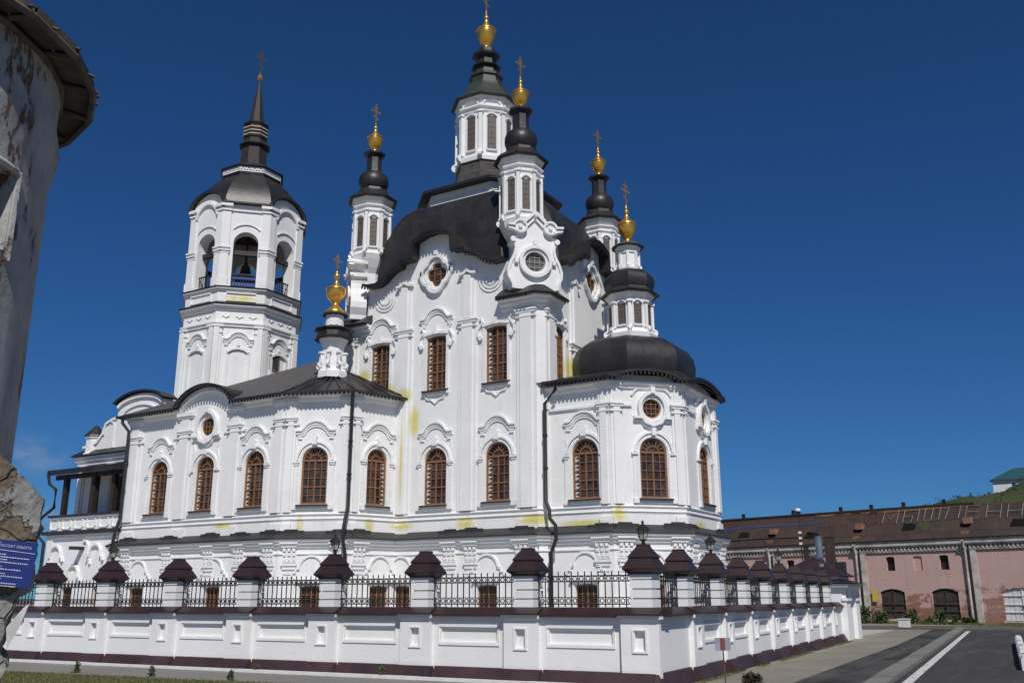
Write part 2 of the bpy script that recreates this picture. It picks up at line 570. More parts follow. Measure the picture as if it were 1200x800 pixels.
# ------------------------------------------------------------------ mesh helpers
class Fr:
    """vertical face frame: s along, z up, d outwards (to the right of the direction of travel)"""

    def __init__(s, o, t):
        s.o = Vector((o[0], o[1]))
        s.t = Vector((t[0], t[1])).normalized()
        s.n = Vector((s.t.y, -s.t.x))

    def P(s, a, z, d=0.0):
        q = s.o + s.t * a + s.n * d
        return (q.x, q.y, z)


def fr_pts(p, q):
    return Fr(p, (q[0] - p[0], q[1] - p[1]))


def fr_az(c, az, dist=0.0):
    """face with outward normal at compass azimuth az, its middle at c + dist*normal"""
    n = (math.sin(R(az)), math.cos(R(az)))
    return Fr((c[0] + n[0] * dist, c[1] + n[1] * dist), (-n[1], n[0]))


class MB:
    def __init__(s):
        s.v, s.f = [], []

    def quad(s, a, b, c, d):
        k = len(s.v)
        s.v += [a, b, c, d]
        s.f.append((k, k + 1, k + 2, k + 3))

    def face(s, pts):
        k = len(s.v)
        s.v += list(pts)
        s.f.append(tuple(range(k, k + len(pts))))

    def box(s, fr, s0, s1, z0, z1, d0, d1):
        k = len(s.v)
        for d in (d0, d1):
            s.v += [fr.P(s0, z0, d), fr.P(s1, z0, d), fr.P(s1, z1, d), fr.P(s0, z1, d)]
        for q in ((0, 1, 2, 3), (7, 6, 5, 4), (0, 4, 5, 1), (1, 5, 6, 2), (2, 6, 7, 3), (3, 7, 4, 0)):
            s.f.append(tuple(k + i for i in q))

    def cube(s, x0, x1, y0, y1, z0, z1):
        s.box(Fr((0, 0), (1, 0)), x0, x1, z0, z1, -y1, -y0)

    def fill(s, fr, loops, d):
        vs = [[Vector((p[0], p[1], 0)) for p in lp] for lp in loops]
        k = len(s.v)
        for lp in loops:
            s.v += [fr.P(p[0], p[1], d) for p in lp]
        for tri in tessellate_polygon(vs):
            s.f.append(tuple(k + i for i in tri))

    def sides(s, fr, lp, d0, d1):
        k = len(s.v)
        n = len(lp)
        for d in (d0, d1):
            s.v += [fr.P(p[0], p[1], d) for p in lp]
        for i in range(n):
            j = (i + 1) % n
            s.f.append((k + i, k + j, k + n + j, k + n + i))

    def prism(s, fr, lp, d0, d1, holes=()):
        s.fill(fr, [lp] + list(holes), d1)
        s.fill(fr, [lp] + list(holes), d0)
        s.sides(fr, lp, d0, d1)
        for h in holes:
            s.sides(fr, h, d0, d1)

    def wall(s, fr, lp, holes=(), depth=0.34, d=0.0):
        s.fill(fr, [lp] + list(holes), d)
        for h in holes:
            s.sides(fr, h, d - depth, d)

    def ribbon(s, fr, pts, w, d0, d1, closed=False):
        n = len(pts)
        L, Rr = [], []
        for i in range(n):
            if closed:
                a, b = pts[i - 1], pts[(i + 1) % n]
            else:
                a, b = pts[max(0, i - 1)], pts[min(n - 1, i + 1)]
            tx, tz = b[0] - a[0], b[1] - a[1]
            l = math.hypot(tx, tz) or 1
            nx, nz = -tz / l, tx / l
            L.append((pts[i][0] + nx * w / 2, pts[i][1] + nz * w / 2))
            Rr.append((pts[i][0] - nx * w / 2, pts[i][1] - nz * w / 2))
        m = n if closed else n - 1
        k = len(s.v)
        for i in range(n):
            s.v += [fr.P(*L[i], d1), fr.P(*Rr[i], d1), fr.P(*Rr[i], d0), fr.P(*L[i], d0)]
        for i in range(m):
            a, b = k + 4 * i, k + 4 * ((i + 1) % n)
            for q in range(4):
                s.f.append((a + q, a + (q + 1) % 4, b + (q + 1) % 4, b + q))
        if not closed:
            s.f.append((k, k + 3, k + 2, k + 1))
            e = k + 4 * (n - 1)
            s.f.append((e, e + 1, e + 2, e + 3))

    def sweep(s, path, prof, closed=False):
        """prof [(d,z)] swept along plan polyline, d to the right of travel, mitred"""
        n = len(path)
        k = len(s.v)
        P = len(prof)
        for i in range(n):
            p = Vector(path[i])
            if closed or 0 < i < n - 1:
                a, b = Vector(path[i - 1]), Vector(path[(i + 1) % n])
                t1, t2 = (p - a).normalized(), (b - p).normalized()
                n1, n2 = Vector((t1.y, -t1.x)), Vector((t2.y, -t2.x))
                m = n1 + n2
                m = m / max(0.2, m.dot(n1))
            else:
                t = (Vector(path[1]) - p) if i == 0 else (p - Vector(path[i - 1]))
                t.normalize()
                m = Vector((t.y, -t.x))
            for d, z in prof:
                q = p + m * d
                s.v.append((q.x, q.y, z))
        for i in range(n if closed else n - 1):
            a, b = k + P * i, k + P * ((i + 1) % n)
            for q in range(P):
                s.f.append((a + q, a + (q + 1) % P, b + (q + 1) % P, b + q))
        if not closed:
            s.f.append(tuple(k + q for q in range(P)))
            s.f.append(tuple(k + P * (n - 1) + q for q in reversed(range(P))))

    def lathe(s, c, prof, n=8, rot=22.5, cap=True):
        k = len(s.v)
        for r, z in prof:
            for i in range(n):
                a = R(rot + 360.0 * i / n)
                s.v.append((c[0] + r * math.cos(a), c[1] + r * math.sin(a), z))
        for j in range(len(prof) - 1):
            for i in range(n):
                i2 = (i + 1) % n
                s.f.append((k + j * n + i, k + j * n + i2, k + (j + 1) * n + i2, k + (j + 1) * n + i))
        if cap:
            s.f.append(tuple(k + i for i in reversed(range(n))))
            s.f.append(tuple(k + (len(prof) - 1) * n + i for i in range(n)))

    def tube(s, pts, r, n=8):
        pts = [Vector(p) for p in pts]
        k = len(s.v)
        for i, p in enumerate(pts):
            a = pts[max(0, i - 1)]
            b = pts[min(len(pts) - 1, i + 1)]
            t = (b - a).normalized()
            h = Vector((0, 0, 1)) if abs(t.z) < 0.9 else Vector((1, 0, 0))
            x = t.cross(h).normalized()
            y = t.cross(x)
            rr = r[i] if isinstance(r, (list, tuple)) else r
            for q in range(n):
                an = 2 * math.pi * q / n
                v = p + x * rr * math.cos(an) + y * rr * math.sin(an)
                s.v.append(tuple(v))
        for i in range(len(pts) - 1):
            for q in range(n):
                q2 = (q + 1) % n
                s.f.append((k + i * n + q, k + i * n + q2, k + (i + 1) * n + q2, k + (i + 1) * n + q))
        s.f.append(tuple(k + q for q in reversed(range(n))))
        s.f.append(tuple(k + (len(pts) - 1) * n + q for q in range(n)))

    def disc(s, fr, c, r, d0, d1, n=20):
        lp = [(c[0] + r * math.cos(2 * math.pi * i / n), c[1] + r * math.sin(2 * math.pi * i / n)) for i in range(n)]
        s.prism(fr, lp, d0, d1)

    def build(s, name, mat, parent=None, smooth=False, angle=40, weld=True):
        me = bpy.data.meshes.new(name)
        me.from_pydata(s.v, [], s.f)
        bm = bmesh.new()
        bm.from_mesh(me)
        if weld:
            bmesh.ops.remove_doubles(bm, verts=bm.verts, dist=0.0004)
        bmesh.ops.recalc_face_normals(bm, faces=bm.faces)
        if smooth:
            for f in bm.faces:
                f.smooth = True
            lim = R(angle)
            for e in bm.edges:
                if len(e.link_faces) == 2 and e.calc_face_angle(0) > lim:
                    e.smooth = False
        bm.to_mesh(me)
        bm.free()
        me.materials.append(mat)
        o = bpy.data.objects.new(name, me)
        COL.objects.link(o)
        if parent:
            o.parent = parent
        return o


def empty(name, loc=(0, 0, 0), rz=0.0, label=None, cat=None, group=None):
    o = bpy.data.objects.new(name, None)
    o.empty_display_size = 0.5
    COL.objects.link(o)
    o.location = loc
    o.rotation_euler = (0, 0, rz)
    return tag(o, label, cat, group)


def tag(o, label=None, cat=None, group=None, kind=None):
    if label:
        o["label"] = label
    if cat:
        o["category"] = cat
    if group:
        o["group"] = group
    if kind:
        o["kind"] = kind
    return o


def copy_tree(o, parent=None):
    c = o.copy()
    COL.objects.link(c)
    if parent:
        c.parent = parent
    for ch in list(o.children):
        copy_tree(ch, c)
    return c


# outlines (s,z)
def o_rect(sc, z0, w, h):
    return [(sc - w / 2, z0), (sc + w / 2, z0), (sc + w / 2, z0 + h), (sc - w / 2, z0 + h)]


def o_arch(sc, z0, w, h, n=14):
    r = w / 2
    zs = z0 + h - r
    return [(sc - r, z0), (sc + r, z0)] + [(sc + r * math.cos(math.pi * i / n), zs + r * math.sin(math.pi * i / n)) for i in range(n + 1)]


def o_seg(sc, z0, w, h, rise=0.1, n=8):
    return [(sc - w / 2, z0), (sc + w / 2, z0)] + [(sc + w / 2 - w * i / n, z0 + h - rise + rise * (1 - (2 * i / n - 1) ** 2)) for i in range(n + 1)]


def o_round(sc, zc, r, n=28, rz=None):
    rz = rz or r
    return [(sc + r * math.cos(2 * math.pi * i / n), zc + rz * math.sin(2 * math.pi * i / n)) for i in range(n)]


def o_quat(sc, zc, a, b, n=48, sz=1.1):
    out = []
    for i in range(n):
        th = 2 * math.pi * i / n
        best = 0
        for k in range(4):
            x = th - k * math.pi / 2
            q = a * a - (b * math.sin(x)) ** 2
            if q > 0:
                best = max(best, b * math.cos(x) + math.sqrt(q))
        out.append((sc + best * math.cos(th), zc + sz * best * math.sin(th)))
    return out


def scale_loop(lp, t):
    x0, x1 = min(p[0] for p in lp), max(p[0] for p in lp)
    z0, z1 = min(p[1] for p in lp), max(p[1] for p in lp)
    cx, cz = (x0 + x1) / 2, (z0 + z1) / 2
    fx, fz = 1 - 2 * t / (x1 - x0), 1 - 2 * t / (z1 - z0)
    return [(cx + (p[0] - cx) * fx, cz + (p[1] - cz) * fz) for p in lp]


def top_at(lp, s):
    """upper z of loop at s"""
    best = None
    lo = None
    n = len(lp)
    for i in range(n):
        a, b = lp[i], lp[(i + 1) % n]
        if (a[0] - s) * (b[0] - s) <= 0 and a[0] != b[0]:
            z = a[1] + (b[1] - a[1]) * (s - a[0]) / (b[0] - a[0])
            best = z if best is None else max(best, z)
            lo = z if lo is None else min(lo, z)
    return lo, best


def span_at(lp, z):
    xs = []
    n = len(lp)
    for i in range(n):
        a, b = lp[i], lp[(i + 1) % n]
        if (a[1] - z) * (b[1] - z) <= 0 and a[1] != b[1]:
            xs.append(a[0] + (b[0] - a[0]) * (z - a[1]) / (b[1] - a[1]))
    return (min(xs), max(xs)) if xs else None


def window(fr, lp, parent, cols=4, rows=5, recess=0.2, fw=0.075, fan=None, sill=True, wood=None, bars=None, mid=True, mw=0.016, glass=None, painted_sunlit_reveal=None):
    wood = wood or WOOD
    inner = scale_loop(lp, fw)
    m = MB()
    if not mid and not sill:
        recess = 0.07
        m.ribbon(fr, scale_loop(lp, fw * 0.5), fw * 1.3, -recess - 0.06, -recess + 0.03, closed=True)
    else:
        m.fill(fr, [lp, inner], -recess + 0.03)
        m.sides(fr, inner, -recess - 0.06, -recess + 0.03)
    x0, x1 = min(p[0] for p in lp), max(p[0] for p in lp)
    z0, z1 = min(p[1] for p in lp), max(p[1] for p in lp)
    ztop = fan if fan else z1
    if fan:
        m.box(fr, x0 + fw, x1 - fw, fan - 0.045, fan + 0.045, -recess - 0.05, -recess + 0.025)
        cx = (x0 + x1) / 2
        rr = (x1 - x0) / 2 - fw
        arc = [(cx + rr * 0.5 * math.cos(math.pi * i / 8), fan + rr * 0.5 * math.sin(math.pi * i / 8)) for i in range(9)]
        m.ribbon(fr, arc, 0.045, -recess - 0.05, -recess + 0.015)
        for i in range(1, 8):
            a = math.pi * i / 8
            m.ribbon(fr, [(cx + rr * q * math.cos(a), fan + rr * q * math.sin(a)) for q in (0.5, 1.02)], 0.03, -recess - 0.05, -recess + 0.012)
    for i in range(1, cols):
        s = x0 + (x1 - x0) * i / cols
        a, b = top_at(inner, s)
        if fan:
            b = fan
        w = mw * 2.2 if (mid and i * 2 == cols) else mw
        m.box(fr, s - w, s + w, a - 0.01, b + 0.01, -recess - 0.05, -recess + 0.015 + (0.008 if w > mw else 0))
    for i in range(1, rows):
        z = z0 + (ztop - z0) * i / rows
        sp = span_at(inner, z)
        w = mw * 1.7 if (mid and abs(i / rows - 0.4) < 0.11) else mw
        if sp:
            m.box(fr, sp[0] - 0.01, sp[1] + 0.01, z - w, z + w, -recess - 0.05, -recess + 0.01 + (0.006 if w > mw else 0))
    wi = m.build("window", wood, parent)
    g = MB()
    g.fill(fr, [lp], -recess - 0.035)
    g.build("pane", glass or GLASS, wi)
    if painted_sunlit_reveal:  # pale triangles paint the sunlit inner jamb, cut by grille shadows
        cu_ = MB()
        cw = (x1 - x0) / cols
        a = x0 + fw if painted_sunlit_reveal < 0 else x1 - cw
        b_ = a + cw - fw * 0.6
        ch = (ztop - z0) / rows
        for i in range(rows):
            za, zb = z0 + ch * i + 0.02, z0 + ch * (i + 1) - 0.02
            zm = (za + zb) / 2
            k = 0.35 + 0.3 * ((i * 37 + int(x0 * 50)) % 10) / 10
            e = a if painted_sunlit_reveal < 0 else b_
            o_ = b_ if painted_sunlit_reveal < 0 else a
            for q0, q1 in ((za, zm), (zm, zb)):
                cu_.fill(fr, [[(e, q0), (e + (o_ - e) * (0.55 + k * 0.5), (q0 + q1) / 2), (e, q1)]], -recess - 0.028)
        cu_.build("painted_sunlit_reveal", SUNREVEAL, wi)
    if sill:
        b = MB()
        b.prism(fr, [(x0 - 0.14, z0 - 0.1), (x1 + 0.14, z0 - 0.1), (x1 + 0.14, z0 - 0.03), (x0 - 0.14, z0 - 0.03)], -0.03, 0.22)
        b.build("sill", LEDGE, wi)
    return lp


def hood_path(sc, ze, zp, hw, flat=0.26):
    pts = [(sc - hw, ze), (sc - hw + flat, ze)]
    n = 20
    a = hw - flat
    for i in range(1, n):
        x = -a + 2 * a * i / n
        u = abs(x) / a
        f = (1 - (u / 0.86) ** 2) ** 0.62 if u < 0.80 else None
        e = ((1 - (0.80 / 0.86) ** 2) ** 0.62) * ((1 - u) / 0.20) ** 1.6
        pts.append((sc + x, ze + (zp - ze) * (f if f is not None else e)))
    return pts + [(sc + hw - flat, ze), (sc + hw, ze)]


def hood(fr, sc, ze, zp, hw, parent, name="window_hood"):
    m = MB()
    p = hood_path(sc, ze, zp, hw)
    m.ribbon(fr, p, 0.085, -0.02, 0.15)
    m.ribbon(fr, [(x, z - 0.11) for x, z in p], 0.12, -0.02, 0.09)
    q = [(sc + (x - sc) * 0.93, z - 0.225) for x, z in p]
    m.ribbon(fr, q, 0.08, -0.02, 0.06)
    for sg in (-1, 1):
        m.box(fr, sc + sg * (hw - 0.2) - 0.11, sc + sg * (hw - 0.2) + 0.11, ze - 0.4, ze - 0.29, -0.02, 0.07)
    return m.build(name, PL, parent)


def surround_arch(fr, sc, z0, w, h, parent, ze, zp, hw=0.98):
    """architrave, imposts, keystone and hood of a round-arched window"""
    r = w / 2
    zs = z0 + h - r
    m = MB()
    n = 16
    for rr, ww, d in ((r + 0.10, 0.14, 0.04), (r + 0.245, 0.10, 0.10)):
        arc = [(sc + rr * math.cos(math.pi * i / n), zs + rr * math.sin(math.pi * i / n)) for i in range(n + 1)]
        m.ribbon(fr, arc, ww, -0.02, d)
    for sg in (-1, 1):
        x = sc + sg * (r + 0.10)
        m.box(fr, x - 0.07, x + 0.07, z0 - 0.02, zs, -0.02, 0.038)
        x = sc + sg * (r + 0.26)
        m.box(fr, x - 0.085, x + 0.085, z0 - 0.02, zs - 0.13, -0.02, 0.06)
        m.box(fr, x - 0.15, x + 0.15, zs - 0.12, zs - 0.04, -0.02, 0.14)
        m.box(fr, x - 0.11, x + 0.11, zs - 0.22, zs - 0.12, -0.02, 0.10)
        m.box(fr, x - 0.12, x + 0.12, z0 - 0.24, z0 - 0.02, -0.02, 0.12)
        # ear strip up to the hood, slightly bowed
        pts = [(sc + sg * (hw - 0.12), ze - 0.42), (sc + sg * (hw - 0.05), ze - 0.75), (sc + sg * (hw - 0.12), ze - 1.1), (x, zs)]
        m.ribbon(fr, pts, 0.05, -0.02, 0.03)
    m.box(fr, sc - 0.10, sc + 0.10, z0 + h + 0.10, z0 + h + 0.40, -0.02, 0.24)
    m.disc(fr, (sc, z0 + h + 0.46), 0.11, -0.02, 0.2, 12)
    m.box(fr, sc - r - 0.22, sc + r + 0.22, z0 - 0.2, z0 - 0.1, -0.02, 0.1)
    m.build("window_surround", PL, parent)
    hood(fr, sc, ze, zp, hw, parent)


def surround_rect(fr, sc, z0, w, h, parent, ze, zp, hw=0.98, with_hood=True):
    m = MB()
    r = w / 2
    z1 = z0 + h
    for sg in (-1, 1):
        x = sc + sg * (r + 0.10)
        m.box(fr, x - 0.07, x + 0.07, z0, z1 + 0.02, -0.02, 0.08)
        pts = [(sc + sg * (hw - 0.1), ze - 0.4), (sc + sg * (hw - 0.24), ze - 0.65), (sc + sg * (hw + 0.02), ze - 1.0), (sc + sg * (hw + 0.02), ze - 1.3), (sc + sg * (hw - 0.13), ze - 1.45)]
        m.ribbon(fr, pts, 0.09, -0.02, 0.12)
        m.disc(fr, (sc + sg * (hw - 0.13), ze - 1.42), 0.11, -0.02, 0.14, 12)
    m.ribbon(fr, [(sc - r - 0.17, z1 + 0.06), (sc - r * 0.4, z1 + 0.15), (sc, z1 + 0.17), (sc + r * 0.4, z1 + 0.15), (sc + r + 0.17, z1 + 0.06)], 0.13, -0.02, 0.12)
    m.box(fr, sc - 0.09, sc + 0.09, z1 + 0.05, z1 + 0.38, -0.02, 0.22)
    # apron below the sill
    m.box(fr, sc - r - 0.2, sc + r + 0.2, z0 - 0.22, z0 - 0.1, -0.02, 0.11)
    ap = [(sc - 0.6, z0 - 0.24), (sc - 0.5, z0 - 0.42), (sc - 0.25, z0 - 0.46), (sc, z0 - 0.66), (sc + 0.25, z0 - 0.46), (sc + 0.5, z0 - 0.42), (sc + 0.6, z0 - 0.24)]
    m.ribbon(fr, ap, 0.07, -0.02, 0.07)
    m.build("window_surround", PL, parent)
    if with_hood:
        hood(fr, sc, ze, zp, hw, parent)


def pilaster(fr, s0, s1, z0, z1, parent, d=0.13, cap=True, top=None, name="pilaster"):
    d = d * 0.62
    m = MB()
    m.box(fr, s0, s1, z0, z1, -0.02, d)
    e = min(0.2, (s1 - s0) * 0.22)
    m.box(fr, s0 + e, s1 - e, z0 + 0.004, z1 - 0.004, 0, d + 0.075)
    if cap:
        m.box(fr, s0 - 0.06, s1 + 0.06, z1 - 0.01, z1 + 0.07, -0.02, d + 0.14)
        m.box(fr, s0 - 0.02, s1 + 0.02, z1 - 0.11, z1 - 0.012, -0.02, d + 0.10)
        m.box(fr, s0 - 0.03, s1 + 0.03, z1 - 0.33, z1 - 0.28, -0.02, d + 0.10)
    if top:
        m.box(fr, s0 + 0.02, s1 - 0.02, z1 + 0.072, top, -0.02, d - 0.015)
        m.box(fr, s0 + e + 0.02, s1 - e - 0.02, z1 + 0.074, top - 0.3, 0, d + 0.04)
        m.box(fr, s0 - 0.03, s1 + 0.03, top - 0.3, top - 0.2, -0.02, d + 0.08)
        m.box(fr, s0 - 0.08, s1 + 0.08, top - 0.2, top - 0.02, -0.02, d + 0.14)
    return m.build(name, PL, parent)


def circle_rim(m, fr, sc, zc, r, w, d1, n=28, rz=None):
    m.ribbon(fr, o_round(sc, zc, r, n, rz), w, -0.02, d1, closed=True)


_cache = {}


def simple_cached(n):
    if n not in _cache:
        _cache[n] = simple(n, (0.07, 0.05, 0.04), 0.6)
    return _cache[n]


def cross_mesh(z0, h, w=0.03, k=1.0):
    """orthodox cross, plane facing roughly east-west axis"""
    m = MB()
    fr = Fr((0, 0), (0.2, 0.98))
    t = w
    m.box(fr, -t, t, z0, z0 + h, -t * 0.7, t * 0.7)
    a = h * 0.24 * k
    m.box(fr, -a, a, z0 + h * 0.66, z0 + h * 0.66 + 2 * t, -t * 0.6, t * 0.6)
    m.box(fr, -a * 0.5, a * 0.5, z0 + h * 0.84, z0 + h * 0.84 + 1.8 * t, -t * 0.6, t * 0.6)
    m.prism(fr, [(-a * 0.6, z0 + h * 0.36 + a * 0.25), (-a * 0.6, z0 + h * 0.36 + a * 0.25 + 1.8 * t), (a * 0.6, z0 + h * 0.36 - a * 0.2 + 1.8 * t), (a * 0.6, z0 + h * 0.36 - a * 0.2)], -t * 0.6, t * 0.6)
    for sg, zz in ((-a, z0 + h * 0.66 + t), (a, z0 + h * 0.66 + t), (0, z0 + h)):
        m.disc(fr, (sg, zz), t * 1.9, -t * 0.7, t * 0.7, 8)
    for sg in (-1, 1):   # rays in the crossing
        for q in (-1, 1):
            m.ribbon(fr, [(0, z0 + h * 0.68), (sg * a * 0.55, z0 + h * 0.68 + q * a * 0.55)], t * 0.6, -t * 0.3, t * 0.3)
    m.tube([(0, 0, z0 - 0.02), (0, 0, z0 + 0.12 * h)], [w * 2.2, w * 1.2])
    return m


# ================================================================== THE CHURCH
CX, CY = -26.1, 41.5
church = empty("church", (CX, CY, 0), 0, "tall white baroque church with black roofs, gilded finials and an octagonal bell tower", "church")
C = church

BAND = [(0, 5.14), (0.015, 5.16), (0.015, 5.20), (0.06, 5.23), (0.06, 5.26), (0.025, 5.28), (0.025, 5.40), (0.085, 5.44), (0.085, 5.48), (0, 5.53)]
LEDGEP = [(0.0, 4.70), (0.34, 4.40), (0.36, 4.36), (0.36, 4.322), (0, 4.322)]
BASEC = [(0.0, 4.318), (0.30, 4.318), (0.30, 4.24), (0.2, 4.18), (0.2, 4.10), (0.09, 4.03), (0.09, 3.96), (0.05, 3.92), (0, 3.90)]
BASEB = [(0.0, 3.72), (0.06, 3.70), (0.06, 3.65), (0, 3.62)]


def arc_pts(a, b, base, rise, n=14):
    """segmental bump between s=a and s=b"""
    return [(a + (b - a) * i / n, base + rise * (1 - (2.0 * i / n - 1) ** 2) ** 0.7) for i in range(n + 1)]


def fringe(mb, fr, pts, d, step=0.21, w=0.1, h=0.13):
    """metal teeth hanging from an eave line (s,z)"""
    acc = 0.0
    for i in range(len(pts) - 1):
        a, b = pts[i], pts[i + 1]
        L = math.hypot(b[0] - a[0], b[1] - a[1])
        while acc < L:
            t = acc / L
            s, z = a[0] + (b[0] - a[0]) * t, a[1] + (b[1] - a[1]) * t
            mb.box(fr, s - w / 2, s + w / 2, z - h, z + 0.02, d - 0.03, d)
            acc += step
        acc -= L


def basement_face(fr, length, wins, brackets, parent, z0=0.0):
    """lower storey wall with small windows, pointed-shouldered arches and studded brackets; s from 0 to length"""
    holes = []
    for s in wins:
        lp = o_seg(s, 1.05, 1.02, 1.22, 0.06)
        window(fr_shift(fr, 0.1), lp, parent, 4, 3, 0.16, 0.07, sill=False)
        holes.append(lp)
        m = MB()
        pts = [(s - 0.92, 2.66), (s - 0.88, 2.84), (s - 0.74, 2.84), (s - 0.72, 3.0), (s - 0.58, 3.0)]
        pts += [(s - 0.58 * math.cos(math.pi * i / 12), 3.0 + 0.58 * math.sin(math.pi * i / 12)) for i in range(13)]
        pts += [(s + 0.58, 3.0), (s + 0.72, 3.0), (s + 0.74, 2.84), (s + 0.88, 2.84), (s + 0.92, 2.66)]
        m.ribbon(fr, pts, 0.09, 0.08, 0.175)
        m.box(fr, s - 0.70, s + 0.70, 2.40, 2.50, 0.08, 0.28)
        for sg in (-1, 1):
            m.box(fr, s + sg * 0.62 - 0.07, s + sg * 0.62 + 0.07, 0.95, 2.4, 0.08, 0.16)
        m.build("window_surround", PL, parent)
    w = MB()
    w.wall(fr, [(-0.042, z0), (length + 0.042, z0), (length + 0.042, 4.34), (-0.042, 4.34)], holes, 0.3, 0.1)
    w.build("base_wall", PL, parent)
    for s in brackets:
        m = MB()
        hw = 0.34
        m.box(fr, s - hw - 0.1, s + hw + 0.1, 4.12, 4.31, 0.08, 0.36)
        m.box(fr, s - hw - 0.04, s + hw + 0.04, 3.97, 4.12, 0.08, 0.27)
        m.box(fr, s - hw, s + hw, 3.3, 3.97, 0.08, 0.14)
        for i in range(3):
            for j in range(3):
                x = s - 0.225 + 0.225 * i
                z = 3.38 + 0.205 * j
                m.box(fr, x - 0.07, x + 0.07, z, z + 0.13, 0.1, 0.17 + 0.035 * j)
        m.box(fr, s - hw - 0.04, s + hw + 0.04, 3.14, 3.25, 0.08, 0.22)
        m.box(fr, s - hw + 0.02, s + hw - 0.02, 2.98, 3.14, 0.08, 0.17)
        m.box(fr, s - hw + 0.06, s + hw - 0.06, 2.76, 2.9, 0.08, 0.135)
        m.build("bracket", PL, parent)
        q = MB()
        v = random.uniform(-0.04, 0.04)
        q.prism(fr, [(s - 0.72, 4.44), (s + 0.72, 4.44), (s + 0.62, 4.73 + v), (s + 0.34, 4.73 + v), (s + 0.3, 4.79 + v), (s - 0.30, 4.79 + v), (s - 0.34, 4.73 + v), (s - 0.64, 4.73 + v)], 0.08, 0.14 + 0.5 * abs(v) + 0.0013 * (len(COL.objects) % 9))
        q.build("flashing", LEDGE, parent)


def fr_shift(fr, d):
    f = Fr(fr.o + fr.n * d, fr.t)
    return f


def sub_fr(fr, s0):
    return Fr(fr.o + fr.t * s0, fr.t)


def round_window(fr, s, z, rg, rim, parent):
    lp = o_round(s, z, rg, 24)
    window(fr, lp, parent, 4, 4, 0.16, 0.05, sill=False, mid=False)
    m = MB()
    circle_rim(m, fr, s, z, rg + 0.08, 0.14, 0.07)
    circle_rim(m, fr, s, z, rim - 0.07, 0.16, 0.2, rz=rim + 0.02)
    m.box(fr, s - 0.1, s + 0.1, z + rim - 0.02, z + rim + 0.26, -0.02, 0.26)
    # moulded pedestal curling under the rim
    p = [(s - rim - 0.22, z - rim * 0.62), (s - rim * 0.75, z - rim * 0.62), (s - rim * 0.55, z - rim * 0.93), (s, z - rim * 1.13), (s + rim * 0.55, z - rim * 0.93), (s + rim * 0.75, z - rim * 0.62), (s + rim + 0.22, z - rim * 0.62)]
    m.ribbon(fr, p, 0.11, -0.02, 0.22)
    m.ribbon(fr, [(x, zz - 0.11) for x, zz in p], 0.1, -0.02, 0.12)
    m.build("window_surround", PL, parent)
    return lp


# ---- refectory -------------------------------------------------------------
RW, RA, RB, RJ = (-17.2, -8.9), (-5.75, -8.9), (-2.75, -7.7), (-2.0, -5.1)
ref_faces = [(RW, RA), (RA, RB), (RB, RJ)]
EAVE = 11.15
WS, WH, WWID = 5.92, 2.66, 1.26


def seglen(p, q):
    return math.hypot(q[0] - p[0], q[1] - p[1])


